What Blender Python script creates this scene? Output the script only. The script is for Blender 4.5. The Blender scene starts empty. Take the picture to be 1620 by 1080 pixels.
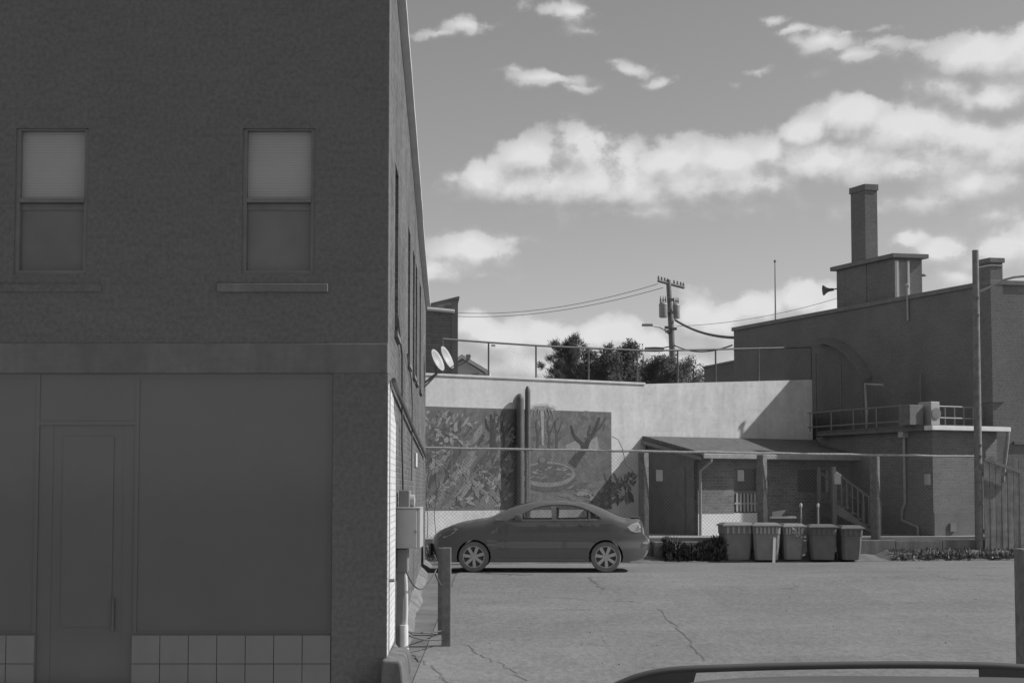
import bpy, bmesh, math, random
from mathutils import Vector, Matrix
from mathutils.geometry import delaunay_2d_cdt
R = math.radians
S = bpy.context.scene
COL = S.collection

# ------------------------------------------------------------------ camera
F = 2250.0                      # focal length in photo pixels (50 mm on 36 mm)
PITCH = R(3.2)
HOR = 775.0                     # photo row of the horizon
YC = HOR - F * math.tan(PITCH)
CAMZ = 1.58
cam = bpy.data.cameras.new('camera'); cam_o = bpy.data.objects.new('camera', cam); COL.objects.link(cam_o)
cam.lens = 50; cam.sensor_width = 36; cam.clip_start = 0.05; cam.clip_end = 4000
cam.shift_y = (YC - 540.0) / 1620.0
cam_o.location = (0, 0, CAMZ); cam_o.rotation_euler = (R(90) + PITCH, 0, 0)
S.camera = cam_o

# ------------------------------------------------------------------ exposure
S.view_settings.view_transform = 'Standard'; S.view_settings.look = 'None'
S.view_settings.exposure = 0.0; S.view_settings.gamma = 1.0
S.view_settings.use_curve_mapping = False
S.cycles.max_bounces = 5; S.cycles.diffuse_bounces = 3; S.cycles.glossy_bounces = 3

# ------------------------------------------------------------------ sun
SUN_EL, SUN_AZ = 40.0, 1.0      # degrees; azimuth measured from +X towards +Y
ld = bpy.data.lights.new('sun', 'SUN'); ld.energy = 4.0; ld.angle = R(0.53); ld.color = (1, 1, 1)
sun = bpy.data.objects.new('sun', ld); COL.objects.link(sun); sun.location = (30, 10, 40)
sdir = Vector((math.cos(R(SUN_EL)) * math.cos(R(SUN_AZ)), math.cos(R(SUN_EL)) * math.sin(R(SUN_AZ)), math.sin(R(SUN_EL))))
sun.rotation_euler = sdir.to_track_quat('Z', 'Y').to_euler()

# ------------------------------------------------------------------ sky
def pix_ang(px, py):
    u = (px - 810) / F; v = (YC - py) / F
    y = math.cos(PITCH) - v * math.sin(PITCH); z = math.sin(PITCH) + v * math.cos(PITCH)
    return math.atan2(u, y), math.atan2(z, math.hypot(u, y))

class NT:
    """tiny helper to write node maths"""
    def __init__(s, tree): s.t = tree
    def n(s, typ, **kw):
        nd = s.t.nodes.new(typ)
        for k, v in kw.items(): setattr(nd, k, v)
        return nd
    def put(s, sock, val):
        if hasattr(val, 'default_value') or hasattr(val, 'is_linked'): s.t.links.new(val, sock)
        else: sock.default_value = val
    def m(s, op, a, b=0.0, c=0.0, clamp=False):
        nd = s.n('ShaderNodeMath', operation=op, use_clamp=clamp)
        s.put(nd.inputs[0], a); s.put(nd.inputs[1], b)
        s.put(nd.inputs[2], c)
        return nd.outputs[0]
    def vm(s, op, a, b=(0, 0, 0)):
        nd = s.n('ShaderNodeVectorMath', operation=op)
        s.put(nd.inputs[0], a)
        s.put(nd.inputs[1], b)
        return nd.outputs['Value'] if op in ('LENGTH', 'DOT_PRODUCT', 'DISTANCE') else nd.outputs['Vector']
    def comb(s, x, y, z=0.0):
        nd = s.n('ShaderNodeCombineXYZ'); s.put(nd.inputs[0], x); s.put(nd.inputs[1], y); s.put(nd.inputs[2], z); return nd.outputs[0]
    def sep(s, v):
        nd = s.n('ShaderNodeSeparateXYZ'); s.put(nd.inputs[0], v); return nd.outputs
    def noise(s, v, scale, detail=4.0, rough=0.55, dist=0.0):
        nd = s.n('ShaderNodeTexNoise'); s.put(nd.inputs['Vector'], v)
        nd.inputs['Scale'].default_value = scale; nd.inputs['Detail'].default_value = detail
        nd.inputs['Roughness'].default_value = rough; nd.inputs['Distortion'].default_value = dist
        return nd
    def mapr(s, v, a, b, c=0.0, d=1.0, smooth=False):
        nd = s.n('ShaderNodeMapRange', interpolation_type='SMOOTHSTEP' if smooth else 'LINEAR')
        s.put(nd.inputs[0], v)
        for i, q in enumerate((a, b, c, d)): s.put(nd.inputs[i + 1], q)
        return nd.outputs[0]
    def ramp(s, v, stops):
        nd = s.n('ShaderNodeValToRGB'); s.put(nd.inputs[0], v)
        e = nd.color_ramp.elements
        while len(e) < len(stops): e.new(0.5)
        for el, (p, g) in zip(e, stops): el.position = p; el.color = (g, g, g, 1)
        return nd.outputs[0]

# clouds: x, y (photo position), half sizes, weight
CLOUDS = [
    (770,272,70,40,1.0),(840,250,75,38,1.0),(925,243,62,46,1.15),(990,262,75,46,1.05),(1065,255,70,44,1.05),(1150,258,75,46,1.1),
    (950,290,200,44,1.15),(1140,292,180,44,1.1),(820,292,110,34,.95),(1000,330,230,26,.62),(1200,330,150,22,.55),(715,275,36,13,.5),
    (1215,240,55,32,.95),(1270,205,55,32,1.05),(1345,188,75,40,1.15),(1440,208,90,46,1.1),(1530,222,90,52,1.1),(1630,240,110,60,1.1),(1300,250,140,42,1.1),(1440,256,160,44,1.1),(1560,290,150,36,.95),(1480,320,200,26,.65),
    (1430,374,46,20,.9),(1490,390,66,32,1.0),(1580,395,90,42,1.05),(1580,340,120,22,.6),(1660,380,70,50,.95),(1520,430,80,22,.8),
    (745,402,88,34,1.0),(690,432,80,30,1.0),(805,386,56,12,.5),(760,440,70,14,.5),
    (752,524,48,38,1.3),(800,538,74,36,1.25),(880,536,78,34,1.25),(960,530,66,34,1.3),(1025,548,70,34,1.15),(860,572,230,46,1.25),
    (1105,500,38,38,1.25),(1150,512,64,40,1.2),(1200,490,48,32,1.2),(1270,476,64,32,1.25),(1320,498,100,40,1.05),(1090,570,160,32,.8),
    (738,42,52,15,.74),(690,52,50,8,.5),(862,128,66,18,.76),(812,116,36,9,.42),(905,142,50,10,.5),(1000,106,50,16,.62),(1042,126,44,10,.58),(975,95,24,9,.4),(905,10,66,22,.78),(925,45,50,13,.5),
    (1228,26,36,9,.55),(1265,45,44,12,.66),(1310,66,60,20,.8),(1360,88,60,16,.64),(1345,50,70,8,.5),(1410,70,50,9,.45),(1460,72,40,8,.42),
    (1550,92,84,42,1.15),(1630,88,84,56,1.15),(1500,140,84,28,.85),(1580,150,95,34,1.0),(1190,108,24,8,.42),(1290,112,36,8,.4),(1160,130,40,7,.3),
]
w = bpy.data.worlds.new('World'); S.world = w; w.use_nodes = True
nt = w.node_tree; nt.nodes.clear()
grp = bpy.data.node_groups.new('cloud_field', 'ShaderNodeTree')
grp.interface.new_socket('Vector', in_out='INPUT', socket_type='NodeSocketVector')
grp.interface.new_socket('Value', in_out='OUTPUT', socket_type='NodeSocketFloat')
grp.interface.new_socket('Coarse', in_out='OUTPUT', socket_type='NodeSocketFloat')
g = NT(grp)
gi = g.n('NodeGroupInput'); go = g.n('NodeGroupOutput')
p = gi.outputs[0]
wn = g.noise(p, 14.0, 3.0, 0.6)
warp = g.vm('MULTIPLY', g.vm('SUBTRACT', wn.outputs['Color'], (.5, .5, .5)), (.034, .020, 0))
wn2 = g.noise(p, 48.0, 3.0, 0.6)
warp2 = g.vm('MULTIPLY', g.vm('SUBTRACT', wn2.outputs['Color'], (.5, .5, .5)), (.014, .011, 0))
q = g.vm('ADD', g.vm('ADD', p, warp), warp2)
acc = None
for (cx, cy, sx, sy, wt) in CLOUDS:
    a, e = pix_ang(cx, cy)
    d = g.vm('DISTANCE', g.vm('MULTIPLY', q, (F / sx, F / sy, 0)), (a * F / sx, e * F / sy, 0))
    val = g.m('MULTIPLY_ADD', d, -wt * .75, wt)
    acc = val if acc is None else g.m('SMOOTH_MAX', acc, val, .25)
# the same kind of broken cumulus everywhere else
far = g.noise(g.vm('MULTIPLY', q, (1, 2.0, 1)), 5.0, 2.0, 0.5)
gen = g.mapr(far.outputs['Fac'], .50, .72, -.25, 1.0)
ps = g.sep(p)
outm = g.m('MAXIMUM', g.mapr(g.m('ABSOLUTE', ps[0]), .36, .46), g.mapr(ps[1], .35, .45))
gen = g.m('SUBTRACT', gen, g.m('MULTIPLY', g.m('SUBTRACT', 1.0, outm), 3.0))
acc = g.m('MAXIMUM', acc, gen)
coarse = acc
acc = g.m('SMOOTH_MIN', acc, .72, .25)
fb = g.noise(g.vm('MULTIPLY', p, (1, 1.35, 1)), 24.0, 8.0, 0.65)
acc = g.m('ADD', acc, g.m('MULTIPLY', g.m('SUBTRACT', fb.outputs['Fac'], .5), 1.45))
for sc_, am in ((30.0, .34), (75.0, .18)):      # cauliflower billows
    vo_n = g.n('ShaderNodeTexVoronoi', feature='F1', voronoi_dimensions='2D'); g.put(vo_n.inputs['Vector'], q); vo_n.inputs['Scale'].default_value = sc_
    acc = g.m('ADD', acc, g.m('MULTIPLY', g.m('SUBTRACT', .42, vo_n.outputs['Distance']), am))
grp.links.new(acc, go.inputs[0]); grp.links.new(coarse, go.inputs[1])
n = NT(nt)
tc = n.n('ShaderNodeTexCoord')
dx, dy, dz = n.sep(tc.outputs['Generated'])[:3]
az = n.m('ARCTAN2', dx, dy); el = n.m('ARCSINE', dz)
vec = n.comb(az, el, 0.0)
def field(v):
    gn = n.n('ShaderNodeGroup'); gn.node_tree = grp; n.put(gn.inputs[0], v); return gn.outputs[0], gn.outputs[1]
f0, c0 = field(vec); f1, c1 = field(n.vm('ADD', vec, (.006, .013, 0)))
lit = n.m('MULTIPLY_ADD', n.m('SUBTRACT', f0, f1), .48, n.m('MULTIPLY_ADD', n.m('SUBTRACT', c0, c1), .55, .50), clamp=True)
alpha = n.mapr(f0, n.mapr(lit, .35, .8, .0, .16), n.mapr(lit, .35, .8, .85, .50), 0, 1, True)
alpha = n.m('MULTIPLY', alpha, n.mapr(c0, .25, .75, .45, 1.0))
thick = n.mapr(f0, .25, 1.0, 0, 1)
cl = n.mapr(lit, 0.08, .76, .44, .76)
cl = n.m('SUBTRACT', cl, n.m('MULTIPLY', n.m('SUBTRACT', 1.0, thick), .05))
sky = n.n('ShaderNodeTexSky', sky_type='NISHITA'); sky.sun_disc = False
sky.sun_elevation = R(SUN_EL); sky.sun_rotation = R(90 - SUN_AZ); sky.air_density = 1.0; sky.dust_density = .55; sky.ozone_density = 1.0
bw = n.n('ShaderNodeRGBToBW'); nt.links.new(sky.outputs[0], bw.inputs[0])
SKY_STR = 0.107
cloud_val = n.m('DIVIDE', cl, SKY_STR)
up = n.mapr(dz, -.02, .02)
mix = n.n('ShaderNodeMix', data_type='FLOAT')
n.put(mix.inputs[0], n.m('MULTIPLY', alpha, up)); n.put(mix.inputs[2], bw.outputs[0]); n.put(mix.inputs[3], cloud_val)
bg = n.n('ShaderNodeBackground'); bg.inputs[1].default_value = SKY_STR
nt.links.new(mix.outputs[0], bg.inputs[0])
w.cycles.sampling_method = 'NONE'   # the sky is even enough that plain diffuse sampling is best
wo = n.n('ShaderNodeOutputWorld'); nt.links.new(bg.outputs[0], wo.inputs[0])

# ------------------------------------------------------------------ helpers
rnd = random.Random(7)
ORG = {}
def at(px, py, Y):
    u = (px - 810) / F; v = (YC - py) / F
    y = math.cos(PITCH) - v * math.sin(PITCH); z = math.sin(PITCH) + v * math.cos(PITCH)
    return Vector((u * Y / y, Y, CAMZ + z * Y / y))
def ground_z(y):
    if y >= 27: return 0.0
    return -0.0375 * (27 - max(y, 7.0))
def on_ground(px, py):
    lo, hi = 3.0, 60.0
    for _ in range(60):
        m = (lo + hi) / 2
        if at(px, py, m).z > ground_z(m): lo = m
        else: hi = m
    return at(px, py, lo)
class Frame:
    """local frame: x along a wall, y away from the street, z up"""
    def __init__(s, ox, oy, ang):
        s.o = Vector((ox, oy, 0)); s.a = ang; s.t = Vector((math.cos(ang), math.sin(ang), 0)); s.b = Vector((-math.sin(ang), math.cos(ang), 0))
    def hit(s, px, py, yl=0.0):
        d = at(px, py, 10.0) - Vector((0, 0, CAMZ)); c = Vector((0, 0, CAMZ))
        k = (yl + s.b.dot(s.o) - s.b.dot(c)) / s.b.dot(d)
        q = c + d * k
        return s.t.dot(q - s.o), q.z
    def world(s, x, y, z): return s.o + s.t * x + s.b * y + Vector((0, 0, z))
    def local(s, q): return Vector((s.t.dot(q - s.o), s.b.dot(q - s.o), q.z))

class MB:
    def __init__(s): s.v = []; s.f = []; s.c = []; s.cur = None
    def face(s, idx):
        s.f.append(idx); s.c.append(s.cur)
    def poly(s, pts):
        b = len(s.v); s.v += [tuple(q) for q in pts]; s.face(list(range(b, b + len(pts)))); return s
    def box(s, x0, x1, y0, y1, z0, z1):
        b = len(s.v)
        s.v += [(x, y, z) for z in (z0, z1) for y in (y0, y1) for x in (x0, x1)]
        for q in ((0,2,3,1),(4,5,7,6),(0,1,5,4),(1,3,7,5),(3,2,6,7),(2,0,4,6)): s.face([b + i for i in q])
        return s
    def obox(s, c, hx, hy, hz, rot=None):
        b = len(s.v); c = Vector(c); m = rot or Matrix.Identity(3)
        s.v += [tuple(c + m @ Vector((sx * hx, sy * hy, sz * hz))) for sz in (-1, 1) for sy in (-1, 1) for sx in (-1, 1)]
        for q in ((0,2,3,1),(4,5,7,6),(0,1,5,4),(1,3,7,5),(3,2,6,7),(2,0,4,6)): s.face([b + i for i in q])
        return s
    def prism(s, pts, d):
        """polygon pts (3-D, planar) pushed along vector d"""
        b = len(s.v); n = len(pts); d = Vector(d)
        s.v += [tuple(q) for q in pts] + [tuple(Vector(q) + d) for q in pts]
        s.face([b + i for i in range(n)][::-1]); s.face([b + n + i for i in range(n)])
        for i in range(n):
            j = (i + 1) % n; s.face([b + i, b + j, b + n + j, b + n + i])
        return s
    def tube(s, pts, r, n=8, caps=True):
        pts = [Vector(q) for q in pts]; k = len(pts); b = len(s.v)
        rs = r if isinstance(r, (list, tuple)) else [r] * k
        up = None
        for i, q in enumerate(pts):
            d = (pts[min(i + 1, k - 1)] - pts[max(i - 1, 0)]).normalized()
            if up is None:
                up = Vector((0, 0, 1)) if abs(d.z) < .9 else Vector((0, 1, 0))
            a = d.cross(up).normalized(); c = a.cross(d).normalized(); up = c
            for j in range(n):
                t = 2 * math.pi * j / n
                s.v.append(tuple(q + (a * math.cos(t) + c * math.sin(t)) * rs[i]))
        for i in range(k - 1):
            for j in range(n):
                j2 = (j + 1) % n
                s.face([b + i * n + j, b + i * n + j2, b + (i + 1) * n + j2, b + (i + 1) * n + j])
        if caps:
            s.face([b + j for j in range(n)][::-1]); s.face([b + (k - 1) * n + j for j in range(n)])
        return s
    def lathe(s, prof, c=(0, 0, 0), n=16, axis='z'):
        b = len(s.v); k = len(prof); c = Vector(c)
        for (r, h) in prof:
            for j in range(n):
                t = 2 * math.pi * j / n; x, y = r * math.cos(t), r * math.sin(t)
                q = (x, y, h) if axis == 'z' else ((x, h, y) if axis == 'y' else (h, x, y))
                s.v.append(tuple(c + Vector(q)))
        for i in range(k - 1):
            for j in range(n):
                j2 = (j + 1) % n; s.face([b + i * n + j, b + i * n + j2, b + (i + 1) * n + j2, b + (i + 1) * n + j])
        return s
    def build(s, name, mat, parent=None, smooth=False, world=False, bevel=0.0, fix=True, sharp=40):
        off = Vector((0, 0, 0))
        if world and parent is not None: off = ORG.get(parent.name, Vector((0, 0, 0)))
        me = bpy.data.meshes.new(name)
        me.from_pydata([tuple(Vector(q) - off) for q in s.v], [], s.f)
        if any(c is not None for c in s.c):
            at_ = me.color_attributes.new('paint', 'FLOAT_COLOR', 'CORNER')
            for pl in me.polygons:
                c = s.c[pl.index] or .2
                for li in pl.loop_indices: at_.data[li].color = (c, c, c, 1)
        if fix or bevel:
            bm = bmesh.new(); bm.from_mesh(me)
            bmesh.ops.recalc_face_normals(bm, faces=bm.faces)
            if bevel: bmesh.ops.bevel(bm, geom=[e for e in bm.edges if e.is_manifold and e.calc_face_angle(0) > .6], offset=bevel, segments=2, profile=.6, affect='EDGES')
            bm.to_mesh(me); bm.free()
        if smooth:
            me.shade_smooth(); me.set_sharp_from_angle(angle=R(sharp))
        me.materials.append(mat)
        o = bpy.data.objects.new(name, me); COL.objects.link(o)
        if parent is not None:
            o.parent = parent
            ORG[o.name] = off if world else ORG.get(parent.name, Vector((0, 0, 0)))
        return o
def thing(name, label, cat, loc=(0, 0, 0), rot=0.0, group=None):
    o = bpy.data.objects.new(name, None); COL.objects.link(o); o.empty_display_size = .2
    o.location = loc; o.rotation_euler = (0, 0, rot); o['label'] = label; o['category'] = cat
    if group: o['group'] = group
    ORG[o.name] = Vector(loc); return o
def tag(o, label, cat, group=None):
    o['label'] = label; o['category'] = cat
    if group: o['group'] = group
    return o
def struct(o): o['kind'] = 'structure'; return o
def stuff(o, label=None, cat=None):
    o['kind'] = 'stuff'
    if label: o['label'] = label; o['category'] = cat
    return o
def copy_tree(o, parent=None):
    c = o.copy(); COL.objects.link(c); c.parent = parent
    ORG[c.name] = ORG.get(o.name, Vector((0, 0, 0)))
    for ch in list(o.children): copy_tree(ch, c)
    return c

# ------------------------------------------------------------------ materials (a black-and-white photograph: all greys)
def new_mat(name):
    m = bpy.data.materials.new(name); m.use_nodes = True; t = m.node_tree; t.nodes.clear()
    k = NT(t); b = k.n('ShaderNodeBsdfPrincipled'); o = k.n('ShaderNodeOutputMaterial'); t.links.new(b.outputs[0], o.inputs[0])
    return m, k, b
def setg(k, sock, v):
    if hasattr(v, 'is_linked'): k.t.links.new(v, sock)
    else: sock.default_value = (v, v, v, 1)
def simple(name, g, rough=.7, var=.25, scale=6.0, bump=.0, bscale=40.0, metal=0.0, spec=.4, coat=0.0):
    m, k, b = new_mat(name)
    tcn = k.n('ShaderNodeTexCoord'); v = tcn.outputs['Object']
    if var:
        a = k.noise(v, scale, 6, .6).outputs['Fac']
        setg(k, b.inputs['Base Color'], k.ramp(a, [(.25, g * (1 - var)), (.75, g * (1 + var))]))
    else: setg(k, b.inputs['Base Color'], g)
    b.inputs['Roughness'].default_value = rough; b.inputs['Metallic'].default_value = metal
    b.inputs['Specular IOR Level'].default_value = spec; b.inputs['Coat Weight'].default_value = coat
    if bump:
        bp = k.n('ShaderNodeBump'); bp.inputs['Strength'].default_value = bump; bp.inputs['Distance'].default_value = .01
        k.t.links.new(k.noise(v, bscale, 5, .6).outputs['Fac'], bp.inputs['Height']); k.t.links.new(bp.outputs[0], b.inputs['Normal'])
    return m
def brick(name, g, mortar, bw_=.215, bh=.072, var=.25, bump=.5, paint=None, stain=.3, msize=.011):
    """running-bond brick; faces along x or y are handled by x+y"""
    m, k, b = new_mat(name)
    tcn = k.n('ShaderNodeTexCoord'); x, y, z = k.sep(tcn.outputs['Object'])[:3]
    v = k.comb(k.m('ADD', x, y), z, 0.0)
    br = k.n('ShaderNodeTexBrick'); k.put(br.inputs['Vector'], v)
    br.inputs['Color1'].default_value = (g * (1 - var),) * 3 + (1,); br.inputs['Color2'].default_value = (g * (1 + var),) * 3 + (1,)
    br.inputs['Mortar'].default_value = (mortar,) * 3 + (1,)
    br.inputs['Scale'].default_value = 1.0; br.inputs['Brick Width'].default_value = bw_; br.inputs['Row Height'].default_value = bh
    br.inputs['Mortar Size'].default_value = msize; br.inputs['Mortar Smooth'].default_value = .3; br.inputs['Bias'].default_value = 0
    st = k.noise(tcn.outputs['Object'], .9, 6, .65).outputs['Fac']
    fine = k.noise(tcn.outputs['Object'], 22, 4, .6).outputs['Fac']
    fac = k.m('MULTIPLY', k.mapr(st, .3, .7, 1 - stain, 1 + stain), k.mapr(fine, .3, .7, .82, 1.18))
    mx = k.n('ShaderNodeMix', data_type='RGBA', blend_type='MULTIPLY'); mx.inputs[0].default_value = 1
    k.t.links.new(br.outputs['Color'], mx.inputs[6]); k.t.links.new(fac, mx.inputs[7])
    k.t.links.new(mx.outputs[2], b.inputs['Base Color'])
    b.inputs['Roughness'].default_value = .9; b.inputs['Specular IOR Level'].default_value = .2
    bp = k.n('ShaderNodeBump'); bp.inputs['Strength'].default_value = bump; bp.inputs['Distance'].default_value = .012
    h = k.m('MULTIPLY_ADD', br.outputs['Fac'], -1.0, k.m('MULTIPLY', fine, .6))
    k.t.links.new(h, bp.inputs['Height']); k.t.links.new(bp.outputs[0], b.inputs['Normal'])
    return m
def concrete(name, g, streak=.12, lines=0.0):
    m, k, b = new_mat(name)
    tcn = k.n('ShaderNodeTexCoord'); v = tcn.outputs['Object']; x, y, z = k.sep(v)[:3]
    a = k.noise(v, .8, 7, .65).outputs['Fac']; c = k.noise(v, 9.0, 5, .6).outputs['Fac']
    s_ = k.noise(k.vm('MULTIPLY', v, (2.2, 2.2, .25)), 1.6, 5, .6).outputs['Fac']
    f = k.m('MULTIPLY', k.mapr(a, .3, .7, .84, 1.10), k.mapr(c, .3, .7, .91, 1.07))
    f = k.m('MULTIPLY', f, k.mapr(s_, .35, .7, 1 - streak, 1 + streak * .5))
    spots = k.mapr(k.noise(v, 5.0, 3, .7).outputs['Fac'], .66, .74, 1.0, .86)
    f = k.m('MULTIPLY', f, spots)
    if lines:
        wv = k.m('FRACT', k.m('MULTIPLY', k.m('ADD', z, k.m('MULTIPLY', k.noise(v, 1.2, 2).outputs['Fac'], .02)), 1 / lines))
        ln = k.mapr(k.m('ABSOLUTE', k.m('SUBTRACT', wv, .5)), .455, .5, 1.0, .86)
        brk = k.mapr(k.noise(k.vm('MULTIPLY', v, (1, 1, 5)), 1.7, 3).outputs['Fac'], .45, .6)
        ln = k.m('SUBTRACT', 1.0, k.m('MULTIPLY', k.m('SUBTRACT', 1.0, ln), brk))
        f = k.m('MULTIPLY', f, ln)
    f = k.m('MULTIPLY', f, g)
    cb = k.n('ShaderNodeCombineColor')
    for i in range(3): k.t.links.new(f, cb.inputs[i])
    k.t.links.new(cb.outputs[0], b.inputs['Base Color'])
    b.inputs['Roughness'].default_value = .9; b.inputs['Specular IOR Level'].default_value = .2
    bp = k.n('ShaderNodeBump'); bp.inputs['Strength'].default_value = .35; bp.inputs['Distance'].default_value = .006
    k.t.links.new(k.noise(v, 30, 6, .65).outputs['Fac'], bp.inputs['Height']); k.t.links.new(bp.outputs[0], b.inputs['Normal'])
    return m
def glass(name, tint=.75, rough=.03, dust=.12):
    m, k, b = new_mat(name)
    t = k.t; t.nodes.remove(b)
    tr = k.n('ShaderNodeBsdfTransparent'); tr.inputs[0].default_value = (tint,) * 3 + (1,)
    gl = k.n('ShaderNodeBsdfGlossy'); gl.inputs['Roughness'].default_value = rough; gl.inputs[0].default_value = (.9, .9, .9, 1)
    df = k.n('ShaderNodeBsdfDiffuse'); df.inputs[0].default_value = (.35, .35, .35, 1)
    fr = k.n('ShaderNodeFresnel'); fr.inputs[0].default_value = 1.5
    a = k.n('ShaderNodeMixShader'); t.links.new(fr.outputs[0], a.inputs[0]); t.links.new(tr.outputs[0], a.inputs[1]); t.links.new(gl.outputs[0], a.inputs[2])
    c = k.n('ShaderNodeMixShader'); c.inputs[0].default_value = dust; t.links.new(a.outputs[0], c.inputs[1]); t.links.new(df.outputs[0], c.inputs[2])
    o = [q for q in t.nodes if q.type == 'OUTPUT_MATERIAL'][0]; t.links.new(c.outputs[0], o.inputs[0])
    return m
def painted(name, rough=.8):
    m, k, b = new_mat(name)
    a = k.n('ShaderNodeVertexColor'); a.layer_name = 'paint'
    tcn = k.n('ShaderNodeTexCoord'); nz = k.noise(tcn.outputs['Object'], 9, 5, .7).outputs['Fac']
    mx = k.n('ShaderNodeMix', data_type='RGBA', blend_type='MULTIPLY'); mx.inputs[0].default_value = 1
    k.t.links.new(a.outputs[0], mx.inputs[6]); k.t.links.new(k.mapr(nz, .25, .75, .7, 1.3), mx.inputs[7])
    k.t.links.new(mx.outputs[2], b.inputs['Base Color']); b.inputs['Roughness'].default_value = rough; b.inputs['Specular IOR Level'].default_value = .2
    return m
def asphalt():
    m, k, b = new_mat('asphalt')
    tcn = k.n('ShaderNodeTexCoord'); v = tcn.outputs['Object']
    big = k.noise(v, .22, 6, .6).outputs['Fac']; mid = k.noise(v, 1.6, 6, .65).outputs['Fac']
    agg = k.noise(v, 55, 3, .7).outputs['Fac']; agg2 = k.noise(k.vm('MULTIPLY', v, (1, .45, 1)), 14, 4, .7).outputs['Fac']
    f = k.m('MULTIPLY', k.mapr(big, .3, .7, .86, 1.12), k.mapr(mid, .3, .7, .92, 1.08))
    f = k.m('MULTIPLY', f, k.mapr(agg, .3, .7, .72, 1.28)); f = k.m('MULTIPLY', f, k.mapr(agg2, .3, .7, .80, 1.20))
    vo = k.n('ShaderNodeTexVoronoi', feature='DISTANCE_TO_EDGE'); vo.inputs['Scale'].default_value = .22
    k.put(vo.inputs['Vector'], k.vm('ADD', v, k.vm('MULTIPLY', k.noise(v, 1.1, 5, .65).outputs['Color'], (1.6, 1.6, 0))))
    ck = k.mapr(vo.outputs['Distance'], .0, .008, .62, 1.0)
    brk = k.mapr(k.noise(v, .35, 2).outputs['Fac'], .5, .6)
    ck = k.m('SUBTRACT', 1.0, k.m('MULTIPLY', k.m('SUBTRACT', 1.0, ck), brk))
    oil = k.mapr(k.noise(k.vm('ADD', v, (3.1, 7.7, 0)), .55, 5, .7).outputs['Fac'], .60, .72, 1.0, .80)
    wornm = k.mapr(k.noise(k.vm('MULTIPLY', v, (.35, 1.6, 1)), .5, 4, .6).outputs['Fac'], .52, .66, 1.0, 1.10)
    vx, vy, vz = k.sep(v)[:3]
    pa = k.m('MULTIPLY', k.mapr(k.m('ABSOLUTE', k.m('SUBTRACT', k.m('ADD', vx, k.m('MULTIPLY', mid, .15)), 4.6)), 1.30, 1.34, 1.0, 0.0), k.mapr(k.m('ABSOLUTE', k.m('SUBTRACT', k.m('ADD', vy, k.m('MULTIPLY', mid, .2)), 24.0)), 1.9, 1.96, 1.0, 0.0))
    f = k.m('MULTIPLY', k.m('MULTIPLY', f, k.m('MULTIPLY', oil, wornm)), k.mapr(pa, 0, 1, 1.0, .93))
    f = k.m('MULTIPLY', k.m('MULTIPLY', f, ck), .200)
    cb = k.n('ShaderNodeCombineColor')
    for i in range(3): k.t.links.new(f, cb.inputs[i])
    k.t.links.new(cb.outputs[0], b.inputs['Base Color'])
    b.inputs['Roughness'].default_value = .92; b.inputs['Specular IOR Level'].default_value = .25
    bp = k.n('ShaderNodeBump'); bp.inputs['Strength'].default_value = .6; bp.inputs['Distance'].default_value = .008
    k.t.links.new(agg, bp.inputs['Height']); k.t.links.new(bp.outputs[0], b.inputs['Normal'])
    return m
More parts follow.
